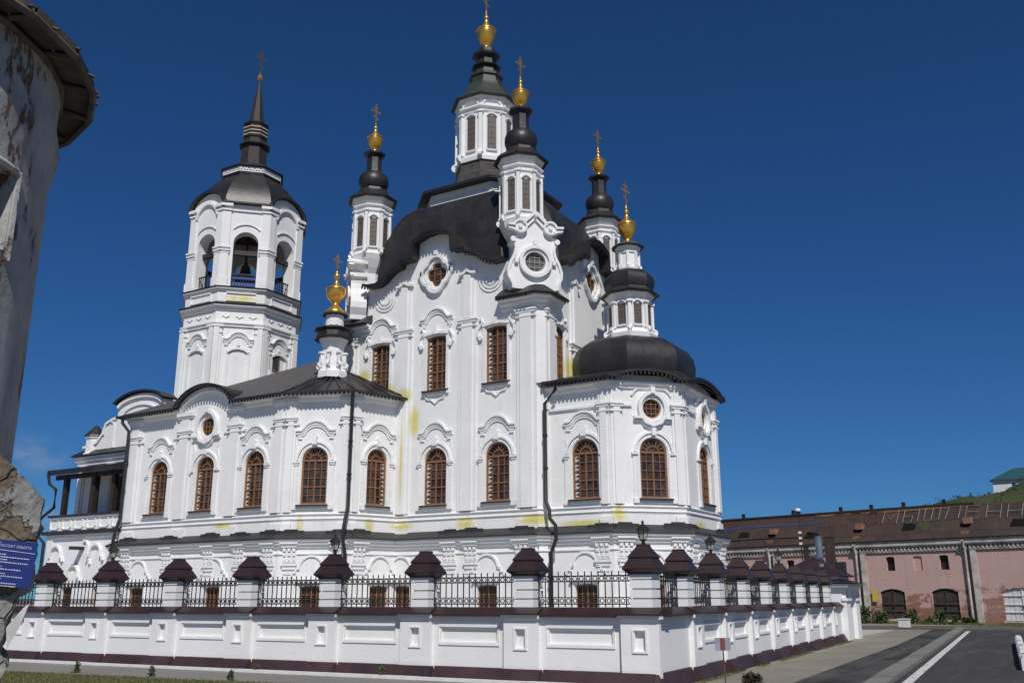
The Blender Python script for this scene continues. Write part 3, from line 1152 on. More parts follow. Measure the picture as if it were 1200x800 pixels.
def refectory():
    tops = []
    for k, (p, q) in enumerate(ref_faces):
        fr = fr_pts(p, q)
        L = seglen(p, q)
        if k == 0:
            wc = [-14.5 + 17.2, -11.12 + 17.2, -7.72 + 17.2]
        elif k == 1:
            wc = [L * 0.46]
        else:
            wc = [L * 0.55]
        holes = []
        w = WWID if k < 2 else 1.12
        for i, s in enumerate(wc):
            lp = o_arch(s, WS, w, WH)
            holes.append(window(fr, lp, C, 4, 5, 0.1, 0.08, fan=WS + WH - w / 2, painted_sunlit_reveal=(-1, 0, 1)[k]))
            surround_arch(fr, s, WS, w, WH, C, 9.36, 9.80) if not (k == 0 and i == 1) else surround_plain(fr, s)
        outline = [(0, 4.3), (L, 4.3), (L, EAVE)]
        if k == 0:
            a, b = -13.25 + 17.2, -9.25 + 17.2
            bump = arc_pts(a, b, EAVE, 0.98)
            outline += list(reversed(bump))
            holes.append(round_window(fr, -11.12 + 17.2, 10.08, 0.46, 0.74, C))
        outline += [(0, EAVE)]
        m = MB()
        m.wall(fr, outline, holes)
        m.build("wall", PL, C)
        if k == 0:
            pil = [(0.12, 1.12), (3.95, 4.95), (7.6, 8.55), (L - 0.75, L - 0.02)]
        elif k == 1:
            pil = [(0.02, 0.5), (L - 0.5, L - 0.02)]
        else:
            pil = [(0.02, 0.45)]
        for a_, b_ in pil:
            pilaster(fr, a_, b_, 5.55, 9.95, C, 0.12, True, 10.95)
            mm = MB()
            mm.box(fr, a_, b_, 4.4, 5.03, -0.02, 0.1)
            mm.build("pilaster_base", PL, C)
        # band of moulding at capital height, between windows
        bands = MB()
        x = 0.0
        for a_, b_ in sorted(pil) + [(L, L)]:
            pass
        segs = {0: [(0.0, 1.3), (3.6, 5.15), (7.3, 8.9), (L - 1.0, L)], 1: [(0, 0.65), (L - 0.65, L)], 2: [(0, 0.5)]}[k]
        for a_, b_ in segs:
            bands.box(fr, a_, b_, 9.64, 9.74, -0.02, 0.08)
        bands.build("string_course", PL, C)
        if k == 0:
            basement_face(fr, L, [1.9, 4.85, 7.35, 9.9], [0.9, 4.0, 6.95, 9.0, L - 0.55], C)
        elif k == 1:
            basement_face(fr, L, [1.62], [0.55, L - 0.35], C)
        else:
            basement_face(fr, L, [1.75], [0.55], C)
    path = [(RW[0], -6.9), RW, RA, RB, RJ]
    for prof, nm, mt in ((BAND, "string_course", PL), (LEDGEP, "base_ledge", LEDGE), (BASEC, "base_cornice", PL), (BASEB, "base_band", PL)):
        m = MB()
        if nm in ("base_ledge", "base_cornice", "base_band"):
            pr = [(d + 0.1 if d > 0 else d, z) for d, z in prof]
        else:
            pr = prof
        m.sweep(path, pr)
        m.build(nm, mt, C)
    # cornice under the eaves (white, in the shade)
    m = MB()
    m.sweep([(RW[0], -6.9), RW, (-13.3, -8.9)], [(0, 10.78), (0.08, 10.8), (0.14, 10.95), (0.26, 11.05), (0.26, 11.14), (0, 11.14)])
    m.sweep([(-9.2, -8.9), RA, RB, RJ], [(0, 10.78), (0.08, 10.8), (0.14, 10.95), (0.26, 11.05), (0.26, 11.14), (0, 11.14)])
    fr = fr_pts(RW, RA)
    bump = arc_pts(-13.25 + 17.2, -9.25 + 17.2, EAVE, 0.98)
    m.ribbon(fr, [(s, z - 0.12) for s, z in bump], 0.2, -0.02, 0.2)
    m.build("cornice", PL, C)


def surround_plain(fr, s):
    r = WWID / 2
    zs = WS + WH - r
    m = MB()
    n = 16
    for rr, ww, d in ((r + 0.10, 0.14, 0.04), (r + 0.245, 0.10, 0.10)):
        m.ribbon(fr, [(s + rr * math.cos(math.pi * i / n), zs + rr * math.sin(math.pi * i / n)) for i in range(n + 1)], ww, -0.02, d)
    for sg in (-1, 1):
        x = s + sg * (r + 0.10)
        m.box(fr, x - 0.07, x + 0.07, WS - 0.02, zs, -0.02, 0.068)
        x = s + sg * (r + 0.26)
        m.box(fr, x - 0.085, x + 0.085, WS - 0.02, zs - 0.13, -0.02, 0.06)
        m.box(fr, x - 0.15, x + 0.15, zs - 0.12, zs - 0.04, -0.02, 0.14)
        m.box(fr, x - 0.12, x + 0.12, WS - 0.24, WS - 0.02, -0.02, 0.12)
        m.ribbon(fr, [(s + sg * 0.9, 9.25), (s + sg * 0.82, 8.9), (s + sg * 0.92, 8.5), (x, zs)], 0.06, -0.02, 0.07)
    m.box(fr, s - 0.10, s + 0.10, WS + WH + 0.10, WS + WH + 0.36, -0.02, 0.22)
    m.box(fr, s - r - 0.22, s + r + 0.22, WS - 0.2, WS - 0.1, -0.02, 0.1)
    m.build("window_surround", PL, C)


refectory()


def clip(poly, fn):
    out = []
    n = len(poly)
    for i in range(n):
        a, b = poly[i], poly[(i + 1) % n]
        fa, fb = fn(a), fn(b)
        if fa >= 0:
            out.append(a)
        if (fa > 0 > fb) or (fa < 0 < fb):
            t = fa / (fa - fb)
            out.append((a[0] + (b[0] - a[0]) * t, a[1] + (b[1] - a[1]) * t))
    return out


def offset_poly(poly, d):
    out = []
    n = len(poly)
    for i in range(n):
        p = Vector(poly[i])
        a, b = Vector(poly[i - 1]), Vector(poly[(i + 1) % n])
        t1, t2 = (p - a).normalized(), (b - p).normalized()
        n1, n2 = Vector((t1.y, -t1.x)), Vector((t2.y, -t2.x))
        m = n1 + n2
        m = m / max(0.25, m.dot(n1))
        q = p + m * d
        out.append((q.x, q.y))
    return out


def refectory_roof():
    foot = [RW, RA, RB, RJ, (-2.0, 5.1), (-2.75, 7.7), (-5.75, 8.9), (-17.2, 8.9)]
    ov = offset_poly(foot, 0.5)
    planes = []
    edges = [(7, 0), (0, 1), (1, 2), (2, 3), (4, 5), (5, 6), (6, 7)]
    for i, j in edges:
        a, b = Vector(ov[i]), Vector(ov[j])
        t = (b - a).normalized()
        nrm = Vector((-t.y, t.x))
        sl = 0.5
        planes.append((lambda p, a=a, nrm=nrm, sl=sl: EAVE + 0.03 + sl * ((p[0] - a.x) * nrm.x + (p[1] - a.y) * nrm.y)))
    tiles, cone = MB(), MB()
    east = [ov[0], ov[1], ov[2], ov[3], ov[4], ov[5], ov[6], ov[7]]
    for k, f in enumerate(planes):
        poly = list(east)
        for j, g in enumerate(planes):
            if j != k and poly:
                poly = clip(poly, lambda p: g(p) - f(p))
        if len(poly) >= 3:
            tgt = cone if k in (2, 3, 4, 5) else tiles
            pieces = [poly]
            if k == 1:
                mid = clip(clip(poly, lambda p: p[0] + 13.3), lambda p: -9.2 - p[0])
                pieces = [clip(poly, lambda p: -13.3 - p[0]), clip(poly, lambda p: p[0] + 9.2), None]
                pieces = pieces[:2]
                bp_ = arc_pts(-13.3, -9.2, EAVE, 1.04)
                for (ua, za), (ub, zb) in zip(bp_[:-1], bp_[1:]):
                    va, vb = -9.4 + max(0, za - 11.2) / 0.5, -9.4 + max(0, zb - 11.2) / 0.5
                    st = clip(clip(mid, lambda p: p[0] - ua), lambda p: ub - p[0])
                    st = clip(st, lambda p: p[1] - (va + (vb - va) * (p[0] - ua) / (ub - ua)))
                    if len(st) >= 3:
                        pieces.append(st)
            for pc in pieces:
                tgt.face([(p[0], p[1], f(p)) for p in pc])
                tgt.face([(p[0], p[1], f(p) - 0.1) for p in reversed(pc)])
    tiles.build("roof", TILE, C)
    rf = cone.build("roof", ROOF, C)
    # standing seams on the conical end
    seam = MB()
    apex = Vector((-5.16, -6.46, 12.62))
    for t in (0.0, 0.2, 0.4, 0.6, 0.8, 1.0):
        a, b = Vector(ov[1]), Vector(ov[2])
        q = a.lerp(b, t)
        seam.tube([(q.x, q.y, EAVE + 0.05), (apex.x, apex.y, apex.z + 0.02)], 0.03, 4)
    for t in (0.33, 0.66, 1.0):
        a, b = Vector(ov[2]), Vector(ov[3])
        q = a.lerp(b, t)
        seam.tube([(q.x, q.y, EAVE + 0.05), (apex.x + 0.5, apex.y + 0.4, apex.z + 0.1)], 0.03, 4)
    seam.build("seam", ROOF, rf)
    # eaves board, gutter and its teeth, interrupted by the arched dormer
    e = MB()
    prof = [(0.0, EAVE - 0.02), (0.47, EAVE - 0.02), (0.56, EAVE - 0.09), (0.56, EAVE + 0.02), (0.5, EAVE + 0.05), (0.0, EAVE + 0.01)]
    e.sweep([(RW[0], -6.4), RW, (-13.3, -8.9)], prof)
    e.sweep([(-9.2, -8.9), RA, RB, (-1.93, -4.85)], prof)
    fr = fr_pts(RW, RA)
    bump = arc_pts(-13.35 + 17.2, -9.15 + 17.2, EAVE, 1.04)
    e.ribbon(fr, [(s, z + 0.02) for s, z in bump], 0.11, -2.4, 0.5)
    e.build("eaves", ROOF, C)
    t = MB()
    fringe(t, fr, [(0, EAVE - 0.06), (3.9, EAVE - 0.06)], 0.53)
    fringe(t, fr, [(s, z - 0.03) for s, z in bump], 0.53)
    fringe(t, fr, [(8.0, EAVE - 0.06), (seglen(RW, RA) + 0.1, EAVE - 0.06)], 0.53)
    f2 = fr_pts(RA, RB)
    fringe(t, f2, [(0, EAVE - 0.06), (seglen(RA, RB) + 0.15, EAVE - 0.06)], 0.53)
    f3 = fr_pts(RB, RJ)
    fringe(t, f3, [(0, EAVE - 0.06), (seglen(RB, RJ), EAVE - 0.06)], 0.53)
    t.build("eave_fringe", ROOF, C)


refectory_roof()

# the sides of the refectory that the photograph hides, plain
m = MB()
for p, q in (((-2.0, 5.1), (-2.75, 7.7)), ((-2.75, 7.7), (-5.75, 8.9)), ((-5.75, 8.9), (-17.2, 8.9)), ((-17.2, 8.9), (-17.2, 6.9)), ((-17.2, -6.9), (-17.2, -8.9))):
    f = fr_pts(p, q)
    m.wall(f, [(0, 0), (seglen(p, q), 0), (seglen(p, q), EAVE), (0, EAVE)])
m.build("wall", PL, C)

# ---- main block -------------------------------------------------------------
HS, HE, LS, LE = 5.1, 6.05, 5.75, 4.8
FS = Fr((0, -HS), (1, 0))
FE = Fr((HE, 0), (0, 1))
FN = Fr((0, HS), (-1, 0))
FW = Fr((-HE, 0), (0, -1))
EC = [(0, 19.42), (0.5, 19.36), (0.9, 19.22), (1.15, 19.08), (1.2, 18.2), (1.95, 18.16), (2.0, 17.93), (2.5, 17.82), (2.8, 17.6), (3.05, 17.37), (3.45, 17.18), (4.0, 17.2), (4.5, 17.32), (4.8, 17.4), (5.2, 17.48), (5.75, 17.55)]


def eave_curve(c, L):
    r = [(c + x, z) for x, z in EC if x <= L + 0.01]
    l = [(c - x, z) for x, z in EC if 0 < x <= L + 0.01]
    return list(reversed(l)) + r


def quatrefoil(fr, c, z, parent):
    lp = o_quat(c, z, 0.30, 0.27)
    window(fr, lp, parent, 3, 4, 0.16, 0.05, sill=False, mid=False, wood=WOOD)
    m = MB()
    m.ribbon(fr, o_quat(c, z, 0.38, 0.29), 0.14, -0.02, 0.06, closed=True)
    m.ribbon(fr, o_quat(c, z, 0.52, 0.34), 0.14, -0.02, 0.2, closed=True)
    for dx, dz in ((0, 1.08), (0.92, 0.1), (-0.92, 0.1)):
        m.box(fr, c + dx - 0.1, c + dx + 0.1, z + dz - 0.12, z + dz + 0.14, -0.02, 0.2)
    m.build("window_surround", PL, parent)
    return lp


def main_face(fr, L, c, side, parent):
    holes = []
    wu = 1.16
    if side in ("S", "N"):
        low = [c - 3.45, c + 0.1, c + 3.55]
        up = [c - 3.4, c + 0.05, c + 3.5]
    elif side == "E":
        low, up = [], [-3.35]
    else:
        low, up = [], []
    for i, s in enumerate(low):
        lp = o_arch(s, WS, WWID, WH)
        holes.append(window(fr, lp, parent, 4, 5, 0.1, 0.08, fan=WS + WH - WWID / 2, painted_sunlit_reveal=-1))
        surround_arch(fr, s, WS, WWID, WH, parent, 9.34, 9.80)
    for i, s in enumerate(up):
        w = wu if side != "E" else 0.85
        lp = o_seg(s, 11.4, w, 2.72, 0.1)
        holes.append(window(fr, lp, parent, 4, 6, 0.1, 0.08, mid=True, painted_sunlit_reveal=-1 if side != 'E' else None))
        surround_rect(fr, s, 11.4, w, 2.72, parent, 15.02, 15.5, 0.98 if side != "E" else 0.7, with_hood=(side != "E" and i != 2))
    holes.append(quatrefoil(fr, c, 17.3, parent))
    cut = 4.2 if side in ("S", "N") else 3.75
    ec = [p for p in eave_curve(c, L) if -cut < p[0] < cut]
    ec = [(-cut, 17.3)] + ec + [(cut, 17.3)]
    m = MB()
    m.wall(fr, [(-L, 4.3), (L, 4.3), (L, 15.8), (cut, 15.8)] + list(reversed(ec)) + [(-cut, 15.8), (-L, 15.8)], holes)
    m.build("wall", PL, parent)
    # pilasters
    if side in ("S", "N"):
        for a, b in ((c - 2.42, c - 1.4), (c + 1.4, c + 2.4), (-L, -L + 1.0), (L - 1.0, L)):
            pilaster(fr, a, b, 5.55, 14.6, parent, 0.13, True)
            mm = MB()
            mm.box(fr, a, b, 4.4, 5.03, -0.02, 0.1)
            mm.build("pilaster_base", PL, parent)
        for sg in (-1, 1):
            a = c + sg * 1.9
            mm = MB()
            mm.box(fr, a - 0.36, a + 0.36, 14.7, 16.95, -0.02, 0.1)
            mm.box(fr, a - 0.2, a + 0.2, 14.704, 16.9, -0.02, 0.18)
            mm.ribbon(fr, [(a - 0.5, 16.95), (a - 0.2, 17.0), (a, 17.14), (a + 0.2, 17.0), (a + 0.5, 16.95)], 0.12, -0.02, 0.24)
            mm.build("pilaster", PL, parent)
        for sg in (-1, 1):   # fluted fan reliefs beside the quatrefoil
            mm = MB()
            for rr in (0.3, 0.48, 0.66):
                mm.ribbon(fr, [(c + sg * (3.2 + rr * math.cos(a_)), 16.55 - rr * math.sin(a_)) for a_ in [math.pi * q / 10 for q in range(11)]], 0.09, -0.02, 0.05 + 0.08 * (0.66 - rr))
            mm.build("shell_relief", PL, parent)
    else:
        for a, b in ((-2.35, -1.45), (1.45, 2.35), (-L, -L + 0.85), (L - 0.85, L)):
            pilaster(fr, a, b, 5.55, 13.5 if abs(a) < 3 else 14.6, parent, 0.13, True, None)
        for sg in (-1, 1):
            mm = MB()
            a = sg * 1.9
            mm.box(fr, a - 0.36, a + 0.36, 13.6, 16.6, -0.02, 0.1)
            mm.box(fr, a - 0.2, a + 0.2, 13.604, 16.55, -0.02, 0.18)
            mm.ribbon(fr, [(a - 0.5, 16.6), (a - 0.2, 16.65), (a, 16.8), (a + 0.2, 16.65), (a + 0.5, 16.6)], 0.12, -0.02, 0.24)
            mm.build("pilaster", PL, parent)
    # eaves shell along the curved gable line
    e = MB()
    pts = [(s, z + 0.05) for s, z in ec]
    e.ribbon(fr, pts, 0.12, -1.5, 0.62)
    e.build("eaves", ROOF, parent)
    t = MB()
    fringe(t, fr, [(s, z - 0.02) for s, z in ec], 0.6, 0.2, 0.1, 0.15)
    t.build("eave_fringe", ROOF, parent)


main_face(FS, LS, 0.12, "S", C)
main_face(FE, LE, 0.12, "E", C)
main_face(FN, LS, 0.0, "N", C)
main_face(FW, LE, 0.0, "W", C)

# chamfered corners
for sx in (-1, 1):
    for sy in (-1, 1):
        m = MB()
        a, b = (sx * LS, sy * HS), (sx * HE, sy * LE)
        m.quad((a[0], a[1], 0), (b[0], b[1], 0), (b[0], b[1], 15.8), (a[0], a[1], 15.8))
        p_, q_ = (sx * 4.2, sy * HS), (sx * HE, sy * 3.75)
        m.face([(p_[0], p_[1], 15.8), (a[0], a[1], 15.8), (b[0], b[1], 15.8), (q_[0], q_[1], 15.8)])
        m.quad((p_[0], p_[1], 15.78), (q_[0], q_[1], 15.78), (q_[0], q_[1], 17.35), (p_[0], p_[1], 17.35))
        m.build("wall", PL, C)

base_path = [(-2.1, -HS), (LS, -HS), (HE, -LE), (HE, -4.4)]
for prof, nm, mt in ((BAND, "string_course", PL), (LEDGEP, "base_ledge", LEDGE), (BASEC, "base_cornice", PL), (BASEB, "base_band", PL)):
    m = MB()
    pr = [(d + 0.1 if (d > 0 and nm != "string_course") else d, z) for d, z in prof]
    m.sweep(base_path, pr)
    m.build(nm, mt, C)
fs_base = Fr((-2.1, -HS), (1, 0))
basement_face(fs_base, 2.1 + LS, [0.55, 5.3], [3.3, 4.45, 7.1], C)
fe_base = Fr((HE, -LE), (0, 1))
basement_face(fe_base, 0.6, [], [], C)
m = MB()
m.wall(fr_pts((LS, -HS), (HE, -LE)), [(0, 0), (0.424, 0), (0.424, 4.34), (0, 4.34)], (), 0.1, 0.1)
m.build("base_wall", PL, C)
m = MB()   # hidden plinth walls to the north and west
for p, q in (((HE, 4.4), (HE, LE)), ((HE, LE), (LS, HS)), ((LS, HS), (-2.1, HS))):
    f = fr_pts(p, q)
    m.wall(f, [(0, 0), (seglen(p, q), 0), (seglen(p, q), 4.34), (0, 4.34)], (), 0.1, 0.1)
m.build("base_wall", PL, C)


# ---- corner piers: cornice, diagonal scroll gable with a round window
def corner(sx, sy):
    def X(p):
        return (p[0] * sx, p[1] * -sy)
    # path travelled so that outside is on the right
    path = [(3.9, -HS), (LS + 0.02, -HS), (HE, -LE - 0.02), (HE, -3.45)]
    path = [(x * sx, -y * sy) if False else (x * sx, y * sy) for x, y in path]
    if sx * sy < 0:
        path = list(reversed(path))
    w = MB()
    w.sweep(path, [(0, 14.75), (0.1, 14.78), (0.1, 14.9), (0.26, 15.0), (0.26, 15.1), (0.42, 15.16), (0.42, 15.24), (0, 15.25)])
    w.build("cornice", PL, C)
    r = MB()
    r.sweep(path, [(0.0, 15.252), (0.62, 15.252), (0.64, 15.30), (0.0, 15.82)])
    r.build("pent_roof", ROOF, C)
    t = MB()
    for i in range(len(path) - 1):
        f = fr_pts(path[i], path[i + 1])
        L = seglen(path[i], path[i + 1])
        if L > 1:
            fringe(t, f, [(0.05, 15.26), (L - 0.05, 15.26)], 0.6, 0.2, 0.1, 0.13)
    t.build("eave_fringe", ROOF, C)
    az = 180 - 45 * sx if sy > 0 else 45 * sx
    f = fr_az((5.62 * sx, -4.91 * -sy * -1.0), az)
    half = [(1.12, 15.62), (1.14, 15.85), (1.34, 16.2), (1.36, 16.5), (1.24, 16.9), (1.04, 17.3), (0.98, 17.6), (1.02, 17.85), (1.16, 17.93), (1.16, 18.12), (0.95, 18.2), (0.86, 18.4), (1.0, 18.56), (1.3, 18.6), (1.32, 18.72), (0.95, 18.92), (0.58, 18.98), (0.5, 19.05), (0.0, 19.5)]
    lp = half + [(-a, b) for a, b in reversed(half[:-1])]
    hole = o_round(0, 16.97, 0.5, 24)
    m = MB()
    m.fill(f, [lp, hole], 0.0)
    m.fill(f, [lp], -0.75)
    m.sides(f, lp, -0.75, 0.0)
    m.sides(f, hole, -0.3, 0.0)
    g = m.build("gable", PL, C)
    mm = MB()
    mm.ribbon(f, [(a * 0.95, b) for a, b in half[:9]], 0.12, -0.02, 0.08)
    mm.ribbon(f, [(-a * 0.95, b) for a, b in half[:9]], 0.12, -0.02, 0.08)
    mm.ribbon(f, [(-0.58, 18.82), (-0.5, 18.95), (0, 19.42), (0.5, 18.95), (0.58, 18.82)], 0.14, -0.02, 0.22)
    mm.ribbon(f, [(-0.5, 18.62), (-0.42, 18.75), (0, 19.16), (0.42, 18.75), (0.5, 18.62)], 0.12, -0.02, 0.12)
    for sg in (-1, 1):
        mm.disc(f, (sg * 0.74, 18.68), 0.3, -0.02, 0.14)
        mm.ribbon(f, o_round(sg * 0.74, 18.68, 0.3, 20), 0.09, -0.02, 0.24, closed=True)
        mm.disc(f, (sg * 0.74, 18.68), 0.1, -0.02, 0.26, 12)
        mm.ribbon(f, [(sg * 0.9, 18.42), (sg * 1.05, 18.52), (sg * 1.34, 18.58)], 0.14, -0.02, 0.26)
        mm.ribbon(f, [(sg * 1.0, 18.68), (sg * 1.36, 18.7)], 0.1, -0.02, 0.34)
        mm.disc(f, (sg * 1.08, 18.02), 0.13, -0.02, 0.16, 12)
        mm.box(f, sg * 0.92 - 0.09, sg * 0.92 + 0.09, 16.85, 17.05, -0.02, 0.16)
    circle_rim(mm, f, 0, 16.97, 0.57, 0.14, 0.09)
    circle_rim(mm, f, 0, 16.97, 0.72, 0.15, 0.2)
    mm.box(f, -0.09, 0.09, 17.8, 18.02, -0.02, 0.2)
    mm.build("scroll_moulding", PL, g)
    wg = window(f, hole, C, 4, 4, 0.12, 0.05, sill=False, mid=False, wood=MUNT, glass=SKYREFL)


for sx in (1, -1):
    for sy in (1, -1):
        corner(sx, sy)


# ---- main roof: bulged octagonal vault ---------------------------------------
def oct_ring(V, U, hs, he, z):
    return [(hs, -V, z), (U, -he, z), (U, he, z), (hs, V, z), (-hs, V, z), (-U, he, z), (-U, -he, z), (-hs, -V, z)]


def ring_mesh(rings, cap=True):
    m = MB()
    n = 8
    for rg in rings:
        m.v += rg
    for j in range(len(rings) - 1):
        for i in range(n):
            i2 = (i + 1) % n
            m.f.append((j * n + i, j * n + i2, (j + 1) * n + i2, (j + 1) * n + i))
    if cap:
        m.f.append(tuple((len(rings) - 1) * n + i for i in range(n)))
    return m


rings = []
for t in range(11):
    a = t / 10 * math.pi / 2
    V = 2.95 + 2.05 * math.cos(a) ** 0.9
    z = 17.0 + 5.05 * math.sin(a) ** 1.0
    f = (V - 2.95) / 2.05
    rings.append(oct_ring(V, 3.1 + 2.8 * f, 1.9 + 1.85 * f, 1.75 + 1.1 * f, z))
ring_mesh(rings).build("roof", ROOF, C, smooth=True, angle=28)
hips = MB()
for i in (0, 1, 7, 6):
    hips.tube([rg[i] for rg in rings], 0.045, 5)
hips.build("roof_hip", ROOF, C)
ring_mesh([oct_ring(2.95, 3.1, 1.9, 1.75, 21.9), oct_ring(2.95, 3.1, 1.9, 1.75, 22.85)]).build("attic", PL, C)
m = MB()
apath = [(p[0], p[1]) for p in oct_ring(2.95, 3.1, 1.9, 1.75, 0)]
m.sweep(apath, [(0, 22.2), (0.05, 22.2), (0.05, 22.3), (0, 22.32)], closed=True)
for i in range(8):
    p, q = apath[i], apath[(i + 1) % 8]
    f = fr_pts(p, q)
    L = seglen(p, q)
    k = max(2, int(L / 0.42))
    for j in range(k):
        s = L * (j + 0.5) / k
        m.ribbon(f, [(s - 0.19, 22.48), (s - 0.12, 22.36), (s, 22.33), (s + 0.12, 22.36), (s + 0.19, 22.48)], 0.05, -0.01, 0.08)
m.build("attic_ornament", PL, C)
ring_mesh([oct_ring(2.95, 3.1, 1.9, 1.75, 22.8), oct_ring(3.4, 3.55, 2.1, 1.95, 22.8), oct_ring(3.42, 3.57, 2.11, 1.96, 22.95), oct_ring(1.8, 1.8, 0.75, 0.75, 23.9)]).build("attic_roof", ROOF, C)


# ---- lantern and cupolas ---------------------------------------------------
def cupola(name, c, drum, n_win, win_w, win_z, r_face, dome, dome_mat, gold, cross_z, cross_h, parent, vol_z=None, pil=None, vol_r=0.2, extra=None):
    """drum (white, octagonal) with windows, dark cap, gilded finial and cross as its sub-parts"""
    m = MB()
    m.lathe((0, 0), drum, 8, 22.5)
    k = math.cos(R(22.5))
    for i in range(8):
        az = 22.5 + 45 * i
        f = fr_az((0, 0), az, r_face)
        if pil:
            z0, z1, pw, pd = pil
            m.box(f, -pw / 2, pw / 2, z0, z1, -0.15, pd)
            m.box(f, -pw / 2 - 0.05, pw / 2 + 0.05, z1 - 0.02, z1 + 0.08, -0.15, pd + 0.06)
            m.box(f, -pw / 2 - 0.04, pw / 2 + 0.04, z0 + 0.45 * (z1 - z0) * 0.3, z0 + 0.45 * (z1 - z0) * 0.3 + 0.07, -0.15, pd + 0.04)
        if vol_z:   # scroll at the foot: a short round bar on edge
            a = R(az)
            dirv = (math.sin(a), math.cos(a))
            ff = Fr((dirv[0] * (r_face + vol_r * 0.45), dirv[1] * (r_face + vol_r * 0.45)), dirv)
            m.disc(ff, (0, vol_z), vol_r, -pil[2] / 2 if pil else -0.07, pil[2] / 2 if pil else 0.07, 14)
    if extra:
        extra(m)
    o = m.build(name, PL, parent)
    o.location = (c[0], c[1], 0)
    if n_win:
        wm, gm = MB(), MB()
        for i in range(8):
            az = 45 * i
            f = fr_az((0, 0), az, r_face * k + 0.004)
            z0, z1 = win_z
            wm2 = MB()
            lp = o_rect(0, z0, win_w, z1 - z0)
            wm2.ribbon(f, lp, 0.05, -0.02, 0.03, closed=True)
            wm2.box(f, -0.012, 0.012, z0, z1, -0.02, 0.022)
            for j in range(1, 6):
                z = z0 + (z1 - z0) * j / 6
                wm2.box(f, -win_w / 2, win_w / 2, z - 0.012, z + 0.012, -0.02, 0.02)
            w_ = wm2.build("window", simple_cached("dark_sash"), o)
            g = MB()
            g.fill(f, [lp], 0.012)
            # the pane belongs to the drum's window: one level is left, so it is a sibling sub-part
            g.build("pane", DUSTY, o)
            h = MB()
            hw = win_w / 2 + 0.09
            h.ribbon(f, [(-hw, z1 + 0.02), (-hw * 0.6, z1 + 0.14), (0, z1 + 0.2), (hw * 0.6, z1 + 0.14), (hw, z1 + 0.02)], 0.07, -0.02, 0.09)
            h.box(f, -hw, hw, z0 - 0.1, z0 - 0.03, -0.02, 0.1)
            for sg in (-1, 1):
                h.box(f, sg * hw - 0.03, sg * hw + 0.03, z0 - 0.03, z1 + 0.02, -0.02, 0.06)
            h.build("window_surround", PL, o)
    for prof, nn, mt in dome:
        d = MB()
        d.lathe((0, 0), prof, nn, 22.5 if nn == 8 else 0)
        d.build("dome", mt, o, smooth=True, angle=32)
    g = MB()
    g.lathe((0, 0), gold, 20, 0)
    g.build("gilded_finial", GOLD, o, smooth=True, angle=50)
    cross_mesh(cross_z, cross_h, 0.027 if cross_h < 1.7 else 0.036).build("cross", GOLD, o)
    return o


def gold_prof(z0, z1, rmax):
    rmax *= 0.92
    """vase, rimmed bowl, cone: from z0 to z1"""
    h = z1 - z0
    return [(rmax * 0.42, z0), (rmax * 0.5, z0 + h * 0.02), (rmax * 0.36, z0 + h * 0.07), (rmax * 0.34, z0 + h * 0.1), (rmax * 0.55, z0 + h * 0.16), (rmax * 0.82, z0 + h * 0.26), (rmax * 0.94, z0 + h * 0.36),
            (rmax, z0 + h * 0.44), (rmax * 0.98, z0 + h * 0.49), (rmax * 1.05, z0 + h * 0.5), (rmax * 1.05, z0 + h * 0.53), (rmax * 0.8, z0 + h * 0.58), (rmax * 0.42, z0 + h * 0.65), (rmax * 0.26, z0 + h * 0.74),
            (rmax * 0.18, z0 + h * 0.82), (rmax * 0.28, z0 + h * 0.86), (rmax * 0.28, z0 + h * 0.89), (rmax * 0.12, z0 + h * 0.93), (rmax * 0.07, z1)]


# central lantern
def lantern_extra(m):
    for i in range(8):   # little arched gablets below the eave
        f = fr_az((0, 0), 45 * i, 1.66 * 0.924)
        m.ribbon(f, [(0.52 * math.cos(math.pi * q / 10), 28.42 + 0.42 * math.sin(math.pi * q / 10)) for q in range(11)], 0.08, -0.02, 0.1)


cupola("lantern", (-0.28, 0), [(1.78, 25.05), (1.8, 25.3), (1.62, 25.4), (1.62, 28.0), (1.7, 28.05), (1.72, 28.12), (1.66, 28.16), (1.66, 28.24), (1.82, 28.3), (1.82, 28.4), (1.64, 28.42), (1.66, 28.6), (1.86, 28.98)],
       2, 0.44, (25.75, 27.75), 1.62,
       [([(2.02, 28.95), (2.06, 29.02), (1.55, 29.5), (1.22, 30.1), (1.12, 30.25), (1.12, 30.32), (0.98, 30.4), (0.92, 30.8), (1.02, 30.86), (1.02, 31.0), (0.74, 31.15), (0.62, 31.75)], 8, COPPER),
        ([(0.86, 31.55), (0.9, 31.6), (0.6, 31.75), (0.58, 32.2), (0.8, 32.3), (0.84, 32.42), (0.6, 32.5), (0.5, 32.85)], 8, ROOF)],
       COPPER, gold_prof(32.85, 35.35, 0.62), 35.3, 1.9, C, vol_z=25.35, pil=(25.1, 27.95, 0.22, 0.14), vol_r=0.24, extra=lantern_extra)
m = MB()
m.lathe((-0.28, 0), [(1.95, 23.55), (1.9, 24.3), (1.75, 24.45), (1.68, 25.06)], 8, 22.5)
m.build("lantern_base", GREYB, C)

